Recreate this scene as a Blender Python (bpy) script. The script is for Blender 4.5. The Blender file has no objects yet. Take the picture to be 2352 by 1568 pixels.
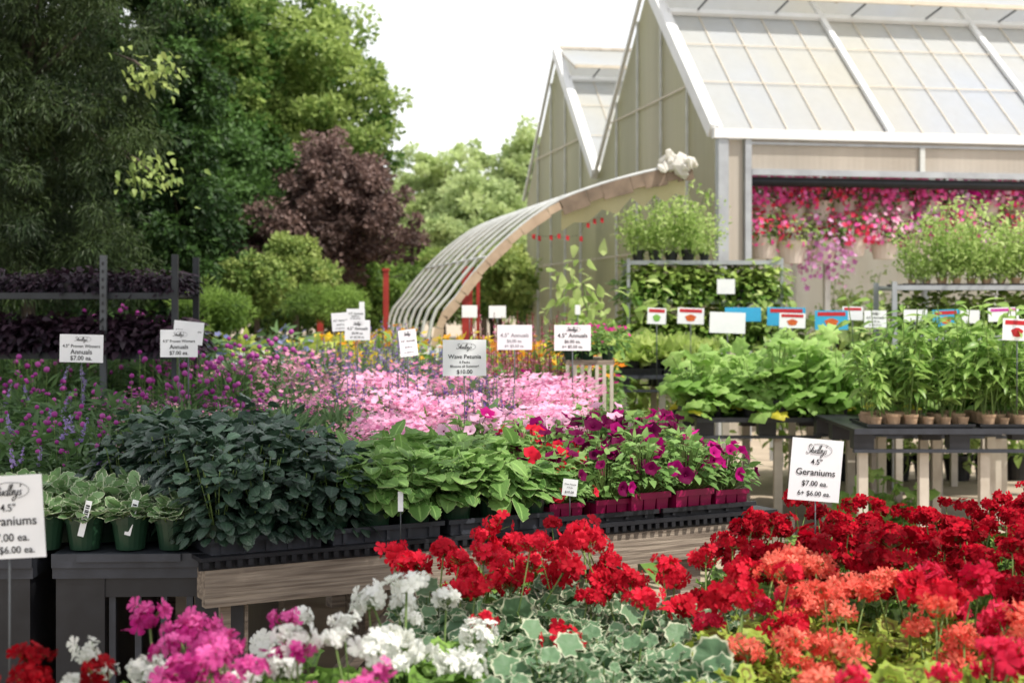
import bpy, math, random
import numpy as np
from mathutils import Vector, Matrix
random.seed(5); rng=np.random.default_rng(7)
S=bpy.context.scene; COL=S.collection
F=3267.; HZ=700.; CZ=1.55; CX=1176.
def WX(px,Y): return (px-CX)/F*Y
def WZ(py,Y): return CZ+(HZ-py)/F*Y
def W(px,py,Y): return np.array((WX(px,Y),Y,WZ(py,Y)))
def PX(x,y): return CX+x/y*F
def PY(z,y): return HZ+(CZ-z)/y*F
# ------------------------------------------------------------------ materials
def newmat(name):
    m=bpy.data.materials.new(name); m.use_nodes=True; nt=m.node_tree; nt.nodes.clear()
    out=nt.nodes.new('ShaderNodeOutputMaterial'); return m,nt,out
def c4(c): return (c[0],c[1],c[2],1)
def mixrgb(nt,f,a,b):
    n=nt.nodes.new('ShaderNodeMix'); n.data_type='RGBA'
    for idx,v in ((0,f),(6,a),(7,b)):
        if isinstance(v,(int,float)): n.inputs[idx].default_value=v
        elif isinstance(v,tuple): n.inputs[idx].default_value=c4(v)
        else: nt.links.new(v,n.inputs[idx])
    return n.outputs[2]
def math_(nt,op,a,b=0.,clamp=False):
    n=nt.nodes.new('ShaderNodeMath'); n.operation=op; n.use_clamp=clamp
    for i,v in enumerate((a,b)):
        if isinstance(v,(int,float)): n.inputs[i].default_value=v
        else: nt.links.new(v,n.inputs[i])
    return n.outputs[0]
def noise(nt,scale,vec=None,detail=3.,coord='Object',stretch=None):
    tc=nt.nodes.new('ShaderNodeTexCoord'); n=nt.nodes.new('ShaderNodeTexNoise')
    n.inputs['Scale'].default_value=scale; n.inputs['Detail'].default_value=detail
    o=tc.outputs[coord]
    if stretch:
        mp=nt.nodes.new('ShaderNodeMapping'); mp.inputs['Scale'].default_value=stretch
        nt.links.new(o,mp.inputs['Vector']); o=mp.outputs[0]
    nt.links.new(o,n.inputs['Vector']); return n.outputs[0]
def mat_plain(name,c1,c2=None,rough=.6,metal=0.,scale=8.,bump=0.,stretch=None,spec=.4):
    m,nt,out=newmat(name); p=nt.nodes.new('ShaderNodeBsdfPrincipled')
    p.inputs['Roughness'].default_value=rough; p.inputs['Metallic'].default_value=metal
    p.inputs['Specular IOR Level'].default_value=spec
    c2=c2 or tuple(x*.7 for x in c1)
    nz=noise(nt,scale,stretch=stretch,detail=5)
    f=math_(nt,'MULTIPLY_ADD',nz,2.2); nt.nodes[-1].inputs[2].default_value=-.6; nt.nodes[-1].use_clamp=True
    nt.links.new(mixrgb(nt,f,c1,c2),p.inputs['Base Color'])
    if bump:
        b=nt.nodes.new('ShaderNodeBump'); b.inputs['Strength'].default_value=bump; b.inputs['Distance'].default_value=.01
        nt.links.new(nz,b.inputs['Height']); nt.links.new(b.outputs[0],p.inputs['Normal'])
    nt.links.new(p.outputs[0],out.inputs[0]); return m
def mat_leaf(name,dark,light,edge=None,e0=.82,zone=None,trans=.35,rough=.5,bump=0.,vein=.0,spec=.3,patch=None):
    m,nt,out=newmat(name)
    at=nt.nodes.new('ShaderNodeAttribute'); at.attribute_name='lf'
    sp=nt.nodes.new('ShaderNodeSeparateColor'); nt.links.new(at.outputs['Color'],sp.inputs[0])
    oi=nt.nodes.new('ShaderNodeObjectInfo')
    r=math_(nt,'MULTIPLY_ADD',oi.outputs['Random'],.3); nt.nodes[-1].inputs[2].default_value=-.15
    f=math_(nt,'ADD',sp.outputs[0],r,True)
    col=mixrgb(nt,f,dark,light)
    if vein:
        v=math_(nt,'MULTIPLY_ADD',sp.outputs[1],-6.); nt.nodes[-1].inputs[2].default_value=1.; nt.nodes[-1].use_clamp=True
        v=math_(nt,'MULTIPLY',v,vein); col=mixrgb(nt,v,col,tuple(min(1,x*2.+.04) for x in light))
    if zone:
        a=math_(nt,'SUBTRACT',sp.outputs[1],.5); a=math_(nt,'ABSOLUTE',a); a=math_(nt,'MULTIPLY_ADD',a,-8.); nt.nodes[-1].inputs[2].default_value=1.4; nt.nodes[-1].use_clamp=True
        a=math_(nt,'MULTIPLY',a,.8); col=mixrgb(nt,a,col,zone)
    if edge:
        nz=noise(nt,40.,detail=1); a=math_(nt,'MULTIPLY_ADD',nz,.25,); nt.links.new(sp.outputs[1],nt.nodes[-1].inputs[2])
        a=math_(nt,'SUBTRACT',a,e0+.12); a=math_(nt,'MULTIPLY',a,12.,True); col=mixrgb(nt,a,col,edge)
    p=nt.nodes.new('ShaderNodeBsdfPrincipled'); p.inputs['Roughness'].default_value=rough; p.inputs['Specular IOR Level'].default_value=spec
    nt.links.new(col,p.inputs['Base Color'])
    if bump:
        nz=noise(nt,170.,detail=1); b=nt.nodes.new('ShaderNodeBump'); b.inputs['Strength'].default_value=bump; b.inputs['Distance'].default_value=.004
        nt.links.new(nz,b.inputs['Height']); nt.links.new(b.outputs[0],p.inputs['Normal'])
    t=nt.nodes.new('ShaderNodeBsdfTranslucent'); nt.links.new(col,t.inputs[0])
    mx=nt.nodes.new('ShaderNodeMixShader'); mx.inputs[0].default_value=trans
    nt.links.new(p.outputs[0],mx.inputs[1]); nt.links.new(t.outputs[0],mx.inputs[2]); nt.links.new(mx.outputs[0],out.inputs[0])
    return m
def mat_poly(name,c1,c2,trans=.5,ribs=0.,scale=.6,dirt=.35):
    m,nt,out=newmat(name); nz=noise(nt,scale,detail=4,stretch=(1,1,.35))
    f=math_(nt,'MULTIPLY_ADD',nz,2.4); nt.nodes[-1].inputs[2].default_value=-.7; nt.nodes[-1].use_clamp=True
    col=mixrgb(nt,f,c1,c2)
    n2=noise(nt,9.,detail=5,stretch=(1,1,.06)); g=math_(nt,'MULTIPLY',n2,dirt); col=mixrgb(nt,g,col,tuple(x*.5 for x in c1))
    p=nt.nodes.new('ShaderNodeBsdfPrincipled'); p.inputs['Roughness'].default_value=.3
    if ribs:
        tc=nt.nodes.new('ShaderNodeTexCoord'); w=nt.nodes.new('ShaderNodeTexWave'); w.inputs['Scale'].default_value=ribs
        w.bands_direction='DIAGONAL'; mp=nt.nodes.new('ShaderNodeMapping'); mp.inputs['Scale'].default_value=(1,1,0)
        nt.links.new(tc.outputs['Object'],mp.inputs[0]); nt.links.new(mp.outputs[0],w.inputs[0])
        b=nt.nodes.new('ShaderNodeBump'); b.inputs['Strength'].default_value=.15; b.inputs['Distance'].default_value=.01
        nt.links.new(w.outputs['Fac'],b.inputs['Height']); nt.links.new(b.outputs[0],p.inputs['Normal'])
        w2=nt.nodes.new('ShaderNodeTexWave'); w2.inputs['Scale'].default_value=.42; w2.bands_direction='DIAGONAL'; w2.inputs['Distortion'].default_value=.4
        nt.links.new(mp.outputs[0],w2.inputs[0]); gg=math_(nt,'MULTIPLY',w2.outputs['Fac'],.28); col=mixrgb(nt,gg,col,tuple(x*.62 for x in c1))
    nt.links.new(col,p.inputs['Base Color'])
    t=nt.nodes.new('ShaderNodeBsdfTranslucent'); nt.links.new(col,t.inputs[0])
    mx=nt.nodes.new('ShaderNodeMixShader'); mx.inputs[0].default_value=trans
    nt.links.new(p.outputs[0],mx.inputs[1]); nt.links.new(t.outputs[0],mx.inputs[2]); nt.links.new(mx.outputs[0],out.inputs[0])
    return m
M={}
M['ground']=mat_plain('sand',(.52,.43,.32),(.36,.29,.22),.9,scale=3.,bump=.4)
M['wood']=mat_plain('weathered_wood',(.40,.33,.26),(.12,.09,.07),.8,scale=5.,bump=.7,stretch=(.8,9,16))
M['wood_pale']=mat_plain('pale_wood',(.60,.45,.32),(.40,.28,.20),.8,scale=7.,bump=.3)
M['wood_brown']=mat_plain('brown_wood',(.30,.22,.16),(.15,.11,.08),.8,scale=7.,bump=.3)
M['post']=mat_plain('painted_post',(.66,.60,.52),(.46,.40,.33),.7,scale=6.)
M['black']=mat_plain('black_plastic',(.022,.023,.028),(.012,.012,.015),.42,scale=12.,bump=.15)
M['greypl']=mat_plain('dark_grey_plastic',(.05,.055,.07),(.028,.03,.038),.45,scale=10.,bump=.15)
M['greenpot']=mat_plain('green_plastic',(.02,.06,.03),(.012,.035,.02),.35,scale=10.)
M['magpack']=mat_plain('magenta_plastic',(.34,.006,.08),(.22,.004,.05),.4,scale=10.)
M['peat']=mat_plain('peat_fibre',(.50,.34,.22),(.36,.23,.14),.9,scale=40.,bump=.3)
M['soil']=mat_plain('soil',(.03,.02,.014),(.015,.01,.008),.95,scale=60.)
M['steel']=mat_plain('galvanised_steel',(.46,.48,.50),(.34,.35,.37),.4,.35,scale=6.)
M['hoop']=mat_plain('hoop_pipe',(.70,.71,.69),(.50,.51,.49),.5,.1,scale=6.)
M['darksteel']=mat_plain('dark_steel',(.03,.035,.042),(.015,.018,.02),.5,.1,scale=6.)
M['midsteel']=mat_plain('dull_steel',(.11,.12,.13),(.07,.075,.08),.5,.2,scale=6.)
M['white']=mat_plain('white_paint',(.84,.84,.84),(.74,.74,.73),.5,scale=3.)
M['board']=mat_plain('sign_board',(.90,.90,.91),(.82,.83,.85),.5,scale=12.)
M['ink']=mat_plain('ink',(.015,.015,.02),rough=.6)
M['greyink']=mat_plain('grey_ink',(.04,.04,.045),rough=.6)
M['paleink']=mat_plain('faded_ink',(.30,.30,.32),rough=.6)
M['redink']=mat_plain('red_print',(.60,.02,.03),rough=.5)
M['greenink']=mat_plain('green_print',(.1,.4,.05),(.3,.5,.1),scale=60,rough=.5)
M['orangeink']=mat_plain('orange_print',(.7,.2,.03),(.5,.03,.02),scale=60,rough=.5)
M['magink']=mat_plain('magenta_print',(.6,.03,.35),rough=.5)
M['blue']=mat_plain('blue_board',(.04,.42,.70),(.05,.36,.62),.5)
M['redpost']=mat_plain('red_paint',(.42,.04,.03),(.28,.025,.02),.6)
M['bar']=mat_plain('glazing_bar',(.70,.62,.50),(.58,.51,.41),.6)
M['roofpoly']=mat_poly('roof_polycarbonate',(.70,.69,.62),(.62,.67,.75),.42,scale=.6,dirt=.25)
M['gablepoly']=mat_poly('gable_polycarbonate',(.68,.68,.49),(.78,.76,.62),.70,ribs=9.)
M['wallpoly']=mat_poly('wall_polycarbonate',(.74,.66,.56),(.80,.75,.68),.45,ribs=9.)
M['film']=mat_poly('plastic_film',(.94,.92,.87),(.88,.84,.77),.45,scale=3.,dirt=.12)
M['cloth']=mat_poly('yellow_cloth',(.65,.58,.34),(.55,.49,.3),.4,scale=3.)
M['bark']=mat_plain('bark',(.10,.075,.055),(.05,.04,.03),.9,scale=12.,bump=.6,stretch=(1,1,.3))
M['basket']=mat_plain('basket_plastic',(.70,.63,.56),(.6,.53,.47),.6)
L={}
L['ger']=mat_leaf('geranium_leaf',(.09,.21,.035),(.28,.46,.09),zone=(.07,.12,.03),bump=.2)
L['gervar']=mat_leaf('variegated_leaf',(.09,.18,.09),(.20,.33,.18),edge=(.64,.67,.48),e0=.86,bump=.25)
L['gerlime']=mat_leaf('lime_zonal_leaf',(.21,.32,.04),(.44,.54,.09),zone=(.16,.08,.03),bump=.2)
L['dark']=mat_leaf('dark_coleus_leaf',(.014,.032,.022),(.055,.110,.062),trans=.15,rough=.36,bump=.6,vein=.25,spec=.55)
L['plec']=mat_leaf('lime_coleus_leaf',(.09,.21,.045),(.29,.47,.13),edge=(.46,.54,.24),e0=.93,trans=.35,bump=.8,vein=.4)
L['silver']=mat_leaf('silver_leaf',(.14,.27,.10),(.28,.42,.19),edge=(.64,.68,.48),e0=.82,trans=.25,bump=.5)
L['petleaf']=mat_leaf('petunia_leaf',(.10,.22,.05),(.27,.44,.13))
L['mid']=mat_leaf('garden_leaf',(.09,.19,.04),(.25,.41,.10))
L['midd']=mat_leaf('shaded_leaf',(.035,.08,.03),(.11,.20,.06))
L['fine']=mat_leaf('fine_leaf',(.07,.14,.06),(.17,.28,.11))
L['lime']=mat_leaf('lime_leaf',(.30,.39,.06),(.56,.64,.16))
L['lettuce']=mat_leaf('lettuce_leaf',(.42,.56,.14),(.70,.80,.30),edge=(.6,.5,.28),e0=1.0,trans=.5)
L['cuke']=mat_leaf('cucumber_leaf',(.24,.43,.09),(.52,.72,.24),trans=.48,bump=.4,vein=.6)
L['cukey']=mat_leaf('yellow_leaf',(.6,.55,.05),(.75,.68,.10),trans=.4)
L['pepper']=mat_leaf('pepper_leaf',(.20,.37,.08),(.46,.64,.19),trans=.48,rough=.35,vein=.4)
L['basil']=mat_leaf('basil_leaf',(.08,.20,.025),(.50,.62,.16),trans=.35,rough=.3,spec=.5)
L['tomato']=mat_leaf('tomato_leaf',(.28,.42,.10),(.62,.73,.30),trans=.52)
L['purple']=mat_leaf('purple_leaf',(.014,.009,.016),(.05,.024,.038),trans=.15)
L['cedar']=mat_leaf('cedar_leaf',(.016,.032,.013),(.068,.105,.030),trans=.25)  # cast shade on the cedar is put into these dark colours
L['tdark']=mat_leaf('dark_tree_leaf',(.020,.05,.014),(.10,.20,.045),trans=.35)  # shade among the left trees put into the darker leaf colours
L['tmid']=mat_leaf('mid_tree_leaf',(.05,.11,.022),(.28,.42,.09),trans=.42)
L['maple']=mat_leaf('maple_leaf',(.07,.16,.03),(.46,.57,.17),trans=.48)
L['plum']=mat_leaf('plum_leaf',(.055,.036,.032),(.23,.15,.13),trans=.25)
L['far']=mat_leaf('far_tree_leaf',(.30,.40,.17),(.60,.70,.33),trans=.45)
L['bush']=mat_leaf('bush_leaf',(.16,.26,.06),(.48,.56,.18),trans=.4)
L['stem']=mat_leaf('stem',(.12,.2,.05),(.22,.32,.09),trans=.1)
L['redstem']=mat_leaf('red_stem',(.15,.03,.03),(.25,.06,.05),trans=.1)
P={}
def pet(n,a,b,tr=.4): P[n]=mat_leaf('petal_'+n,a,b,trans=tr,rough=.6,spec=.12)
pet('scarlet',(.40,.004,.014),(.90,.026,.065)); pet('crimson',(.20,.001,.006),(.64,.004,.025)); pet('coral',(.80,.08,.06),(.96,.30,.21))
pet('rosered',(.55,.006,.04),(.90,.06,.14)); pet('white',(.80,.80,.74),(.95,.95,.92)); pet('pink',(.46,.02,.20),(.90,.18,.50)); pet('darkred',(.14,.001,.004),(.42,.003,.012))
pet('burg',(.10,.001,.04),(.28,.004,.10)); pet('mag',(.42,.003,.16),(.76,.02,.35)); pet('violet',(.14,.07,.30),(.34,.2,.54)); pet('lav',(.28,.18,.46),(.52,.4,.72))
pet('gomph',(.38,.05,.30),(.60,.15,.48)); pet('softpink',(.72,.20,.40),(.88,.44,.62)); pet('ltpink',(.88,.38,.60),(.96,.64,.80)); pet('salvia',(.46,.13,.22),(.68,.30,.38))
pet('yellow',(.80,.52,.03),(.92,.75,.12)); pet('orange',(.82,.24,.02),(.94,.45,.05)); pet('blueish',(.16,.18,.42),(.36,.36,.62)); pet('lilac',(.55,.2,.48),(.8,.48,.72)); pet('peach',(.52,.27,.27),(.70,.42,.40)); pet('bask',(.76,.07,.33),(.96,.24,.58)); pet('baskred',(.74,.04,.09),(.94,.13,.24)); pet('palebask',(.78,.4,.55),(.93,.66,.76))
# ------------------------------------------------------------------ builder
class B:
    def __init__(s): s.V=[];s.Lp=[];s.St=[];s.MI=[];s.A=[];s.Sm=[];s.nv=0;s.nl=0;s.m=[]
    def mi(s,m):
        if m not in s.m: s.m.append(m)
        return s.m.index(m)
    def raw(s,V,loops,sizes,mat,attr=None,smooth=False):
        V=np.asarray(V,float); k=len(V); loops=np.asarray(loops)+s.nv; sizes=np.asarray(sizes)
        st=np.concatenate(([0],np.cumsum(sizes)[:-1]))+s.nl
        s.V.append(V); s.Lp.append(loops); s.St.append(st); s.MI.append(np.full(len(sizes),s.mi(mat)))
        s.A.append(np.full((k,3),.5) if attr is None else attr); s.Sm.append(np.full(len(sizes),smooth)); s.nv+=k; s.nl+=len(loops)
    def faces(s,V,F_,mat,smooth=False,attr=None):
        s.raw(V,[i for f in F_ for i in f],[len(f) for f in F_],mat,attr,smooth)
    def scatter(s,T,pos,R,sc,tint,mat,smooth=True):
        V,loops,sizes,e=T; k=len(pos); n=len(V); sc=np.asarray(sc,float)
        if sc.ndim==0: sc=np.full(k,float(sc))
        if sc.ndim==1: sc=np.repeat(sc[:,None],3,1)
        vv=V[None,:,:]*sc[:,None,:]; vv=np.einsum('kij,knj->kni',R,vv)+pos[:,None,:]
        ll=(loops[None,:]+np.arange(k)[:,None]*n).ravel(); ss=np.tile(sizes,k)
        at=np.zeros((k,n,3)); at[:,:,0]=np.asarray(tint)[:,None]; at[:,:,1]=e[None,:]; at[:,:,2]=.5
        s.raw(vv.reshape(-1,3),ll,ss,mat,at.reshape(-1,3),smooth)
    def box(s,x0,x1,y0,y1,z0,z1,mat,tap=0.):
        t=tap; V=[(x0+t,y0+t,z0),(x1-t,y0+t,z0),(x1-t,y1-t,z0),(x0+t,y1-t,z0),(x0,y0,z1),(x1,y0,z1),(x1,y1,z1),(x0,y1,z1)]
        s.faces(V,[(3,2,1,0),(4,5,6,7),(0,1,5,4),(1,2,6,5),(2,3,7,6),(3,0,4,7)],mat)
    def beam(s,p,q,w,h,mat,up=(0,0,1)):
        p=np.array(p,float);q=np.array(q,float);d=q-p;d/=np.linalg.norm(d);u=np.array(up,float)
        x=np.cross(d,u);
        if np.linalg.norm(x)<1e-4: x=np.cross(d,(0,1,0))
        x/=np.linalg.norm(x); z=np.cross(x,d); V=[]
        for c in (p,q):
            for a,b in ((-1,-1),(1,-1),(1,1),(-1,1)): V.append(c+x*a*w/2+z*b*h/2)
        s.faces(V,[(0,1,2,3),(7,6,5,4),(1,0,4,5),(2,1,5,6),(3,2,6,7),(0,3,7,4)],mat)
    def tube(s,pts,r,mat,n=6):
        pts=[np.array(p,float) for p in pts]; V=[];Fc=[]
        for i,p in enumerate(pts):
            d=pts[min(i+1,len(pts)-1)]-pts[max(i-1,0)]; d/=np.linalg.norm(d)+1e-9
            a=np.array((0,1,0.)) if abs(d[1])<.9 else np.array((1,0,0.)); x=np.cross(d,a); x/=np.linalg.norm(x); y=np.cross(d,x)
            rr=r[i] if hasattr(r,'__len__') else r
            for k in range(n): t=2*math.pi*k/n; V.append(p+x*math.cos(t)*rr+y*math.sin(t)*rr)
        for i in range(len(pts)-1):
            for k in range(n): Fc.append((i*n+k,i*n+(k+1)%n,(i+1)*n+(k+1)%n,(i+1)*n+k))
        Fc.append(tuple(range(n))[::-1]); Fc.append(tuple((len(pts)-1)*n+k for k in range(n)))
        s.faces(V,Fc,mat,True)
    def lathe(s,prof,mat,n=20,c=(0,0,0)):
        V=[];Fc=[]
        for r,z in prof:
            for k in range(n): t=2*math.pi*k/n; V.append((c[0]+r*math.cos(t),c[1]+r*math.sin(t),c[2]+z))
        for i in range(len(prof)-1):
            for k in range(n): Fc.append((i*n+k,i*n+(k+1)%n,(i+1)*n+(k+1)%n,(i+1)*n+k))
        s.faces(V,Fc,mat,False)
    def mesh(s,name):
        me=bpy.data.meshes.new(name); V=np.concatenate(s.V); Lp=np.concatenate(s.Lp); St=np.concatenate(s.St)
        me.vertices.add(len(V)); me.loops.add(len(Lp)); me.polygons.add(len(St))
        me.vertices.foreach_set('co',V.ravel()); me.loops.foreach_set('vertex_index',Lp.astype(np.int32)); me.polygons.foreach_set('loop_start',St.astype(np.int32))
        me.polygons.foreach_set('material_index',np.concatenate(s.MI).astype(np.int32)); me.polygons.foreach_set('use_smooth',np.concatenate(s.Sm).astype(bool))
        for m in s.m: me.materials.append(m)
        me.update(calc_edges=True)
        a=me.attributes.new('lf','FLOAT_COLOR','POINT'); A=np.concatenate(s.A); A=np.concatenate((A,np.ones((len(A),1))),1)
        a.data.foreach_set('color',A.ravel()); me.validate(); return me
    def obj(s,name,parent=None,loc=None):
        return mkobj(name,s.mesh(name),parent,loc)
def mkobj(name,me,parent=None,loc=None,rot=None,sc=None):
    o=bpy.data.objects.new(name,me); COL.objects.link(o)
    if parent: o.parent=parent
    if loc is not None: o.location=[float(v) for v in loc]
    if rot is not None: o.rotation_euler=rot
    if sc is not None: o.scale=(sc,sc,sc) if not hasattr(sc,'__len__') else sc
    return o
def tag(o,label,cat,group=None,kind=None):
    if label: o['label']=label
    if cat: o['category']=cat
    if group: o['group']=group
    if kind: o['kind']=kind
    return o
def thing(name,label,cat,loc=(0,0,0),rz=0,group=None,sc=1.,tilt=(0,0)):
    o=mkobj(name,None,None,loc,(tilt[0],tilt[1],rz),sc); o.empty_display_size=.05
    return tag(o,label,cat,group)
def place(proto,name,label,cat,loc,rz=0,group=None,sc=1.,tilt=(0,0)):
    e=thing(name,label,cat,loc,rz,group,sc,tilt)
    for p in proto:
        mkobj(p[0],p[1],e,p[2] if len(p)>2 else None,p[3] if len(p)>3 else None,p[4] if len(p)>4 else None)
    return e
def nrm(a): return a/(np.linalg.norm(a,axis=-1,keepdims=True)+1e-9)
def frames(d,n):
    d=nrm(d); x=nrm(np.cross(d,n)); z=np.cross(x,d); return np.stack((x,d,z),-1)
def frames_n(n):
    n=nrm(n); r=rng.normal(size=n.shape); x=nrm(np.cross(r,n)); y=np.cross(n,x); return np.stack((x,y,n),-1)
def U(a,b,k=None): return rng.uniform(a,b,k)
# ------------------------------------------------------------------ templates
def T_make(V,Fc,e): return (np.array(V,float),np.array([i for f in Fc for i in f]),np.array([len(f) for f in Fc]),np.array(e,float))
def T_leaf(w=.3,seg=5,fold=.25,curl=.25,serr=0.,tip=1.,base=.6):
    V=[];Fc=[];e=[]
    for i in range(seg+1):
        t=i/seg; hw=w*math.sin(math.pi*t**base)**.8*(1. if t<1 else 0) if 0<t<1 else w*.04
        if serr and 0<i<seg: hw*=1+serr*(1 if i%2 else -1)
        z=-curl*t*t+.1*curl
        V+= [(-hw,t,z+fold*hw),(0,t,z),(hw,t,z+fold*hw)]; e+=[1 if 0<i<=seg else .5,0.,1 if 0<i<=seg else .5]
    for i in range(seg):
        a=i*3; Fc+=[(a,a+1,a+4,a+3),(a+1,a+2,a+5,a+4)]
    return T_make(V,Fc,e)
def T_wide(w=.42,seg=6,curl=.25,serr=.06,fold=.2,pk=.8):
    V=[];Fc=[];e=[]
    for i in range(seg+1):
        t=i/seg; hw=w*math.sin(math.pi*min(t,.97)**pk)**.6 if i>0 else w*.15
        if i==seg: hw=w*.14
        if 0<i<seg: hw*=1+serr*(1 if i%2 else -1)
        z=-curl*t*t
        for j,q in enumerate((-1,-.78,0,.78,1)):
            V.append((q*hw,t*(1 if abs(q)<1 else (1-.02)),z+fold*hw*abs(q)**.8-.08*(abs(q)==1)*hw+(.035*w*(1 if i%2 else -1) if abs(q)>.5 else 0))); e.append(1. if abs(q)==1 or i==seg else (.8 if abs(q)>.5 else 0.))
    for i in range(seg):
        for j in range(4):
            a=i*5+j; Fc.append((a,a+1,a+6,a+5))
    return T_make(V,Fc,e)
def T_round(n=15,scal=.07,wave=.06,cup=.22,notch=.45):
    V=[(0,0,0)];e=[0.];Fc=[]
    for ri,r in enumerate((.45,.8,1.)):
        for k in range(n):
            a=2*math.pi*k/n-math.pi/2; rr=r*(1+(scal*(1 if k%2 else -1) if ri==2 else 0))
            if k==0: rr*=1-notch
            V.append((rr*math.cos(a)*.5,rr*math.sin(a)*.5,cup*.5*r*r+wave*.5*r*math.sin(5*a+1)*(1 if ri else .4)-(.06*(ri==2)))); e.append(r)
    for k in range(n): Fc.append((0,1+k,1+(k+1)%n))
    for ri in range(2):
        for k in range(n):
            a=1+ri*n; Fc.append((a+k,a+n+k,a+n+(k+1)%n,a+(k+1)%n))
    return T_make(V,Fc,e)
def T_floret(w=.42,lift=.25,n=5):
    V=[];Fc=[];e=[]
    for p in range(n):
        a=2*math.pi*p/n; c,s_=math.cos(a),math.sin(a); b=len(V)
        for (t,hw,z) in ((.05,.06,-.1),(.55,w*.8,lift*.4),(.9,w,lift*.7),(1.08,w*.45,lift*.45)):
            for q in (-1,0,1):
                x,y=q*hw,t*(1 if q==0 else .93); zz=z+(.1 if q else 0)*w*(1 if p%2 else -.6)
                V.append((x*c-y*s_,x*s_+y*c,zz+.03*p)); e.append(t)
        for i in range(3):
            k=b+i*3; Fc+=[(k,k+1,k+4,k+3),(k+1,k+2,k+5,k+4)]
    return T_make(V,Fc,e)
def T_trumpet(n=15):
    V=[];e=[];Fc=[]
    for ri,(r,z) in enumerate(((.06,-.9),(.16,-.35),(.6,-.02),(1.,.05))):
        for k in range(n):
            a=2*math.pi*k/n; rr=r*(1+.08*math.cos(5*a)*(ri>1)); V.append((rr*math.cos(a),rr*math.sin(a),z+.13*math.sin(5*a+.5*ri)*(ri==3)+.05*math.sin(3*a)*(ri>1))); e.append(r)
    for ri in range(3):
        for k in range(n): a=ri*n; Fc.append((a+k,a+(k+1)%n,a+n+(k+1)%n,a+n+k))
    Fc.append(tuple(range(n)))
    return T_make(V,Fc,e)
def T_disc(n=5,lift=.15):
    V=[(0,0,-.1)];e=[0.];Fc=[]
    for k in range(2*n):
        a=math.pi*k/n; r=1. if k%2 else .62; V.append((r*math.cos(a),r*math.sin(a),lift if k%2 else 0)); e.append(1.)
    for k in range(2*n): Fc.append((0,1+k,1+(k+1)%(2*n)))
    return T_make(V,Fc,e)
KITE=T_make([(0,0,0),(.34,.42,.07),(0,1,-.08),(-.34,.42,.07)],[(0,1,2),(0,2,3)],[0,1,.5,1])
THIN=T_make([(0,0,0),(.1,.4,.02),(0,1,-.12),(-.1,.4,.02)],[(0,1,2),(0,2,3)],[0,1,.5,1])
STEM=T_make([(math.cos(a),t,math.sin(a)) for t in (0,1) for a in (0,2.09,4.19)],[(0,1,4,3),(1,2,5,4),(2,0,3,5)],[0]*6)
def ico():
    V=[(0,0,1)]+[(.9*math.cos(a),.9*math.sin(a),.45) for a in np.arange(5)*1.2566]+[(.9*math.cos(a+.63),.9*math.sin(a+.63),-.45) for a in np.arange(5)*1.2566]+[(0,0,-1)]
    Fc=[(0,1+k,1+(k+1)%5) for k in range(5)]+[(1+k,6+k,1+(k+1)%5) for k in range(5)]+[(6+k,6+(k+1)%5,1+(k+1)%5) for k in range(5)]+[(11,6+(k+1)%5,6+k) for k in range(5)]
    return T_make(V,Fc,[1]*12)
ICO=ico()
LEAF=T_leaf(.28,4); LANCE=T_leaf(.16,4,curl=.35); OVAL=T_wide(.42,9,.3,.09,.22); COLE=T_wide(.40,9,.3,.10,.15,.85); SILV=T_wide(.40,8,.1,.10,.3); BASIL=T_wide(.38,5,.35,.0,.35)
ROUND=T_round(19,.085,.16,.26,.5); CUKE=T_round(15,.14,.16,-.18,.55); FRILL=T_round(15,.1,.4,.7,.5); FLOR=T_floret(.40,.3); STAR=T_floret(.26,.35); TRUMP=T_trumpet(); DISC=T_disc()
def stems(b,p0,p1,r,mat):
    p0=np.asarray(p0,float);p1=np.asarray(p1,float); d=p1-p0; ln=np.linalg.norm(d,axis=1); R=frames(d,np.tile((.3,.2,1.),(len(d),1))+rng.normal(size=d.shape)*.01)
    b.scatter(STEM,p0,R,np.stack((np.full(len(d),r),ln,np.full(len(d),r)),1),U(0,1,len(d)),mat)
def shell(b,T,n,R,H,z0,size,mat,droop=.2,cmin=-.2,inner=.5,nup=.8,tint=None,stem=None,sv=.25,wide=1.):
    ct=U(cmin,1,n); st=np.sqrt(1-ct**2); ph=U(0,6.283,n); f=U(inner,1.05,n)
    o=np.stack((np.cos(ph),np.sin(ph),0*ph),1)
    pos=np.stack((R*st*f*np.cos(ph),R*st*f*np.sin(ph),z0+H*np.maximum(ct*f,-.4)),1)
    d=o*(.4+st)[:,None]+np.stack((0*ph,0*ph,ct*.6-droop),1)+rng.normal(size=(n,3))*.3
    nn=np.stack((0*ph,0*ph,np.full(n,nup)),1)+o*.45+rng.normal(size=(n,3))*.25
    sz=size*(1+rng.normal(size=n)*sv).clip(.5,1.5)
    t=(U(0,1,n)*.55+.45*f*np.maximum(ct,0)) if tint is None else tint  # daylight put into the tint: outer top leaves lighter, inner ones darker
    b.scatter(T,pos,frames(d,nn),np.stack((sz*wide,sz,sz),1),t,mat)
    if stem is not None: stems(b,np.stack((pos[:,0]*.25,pos[:,1]*.25,pos[:,2]*.3+z0*.3),1),pos,stem[0],stem[1])
    return pos
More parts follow.
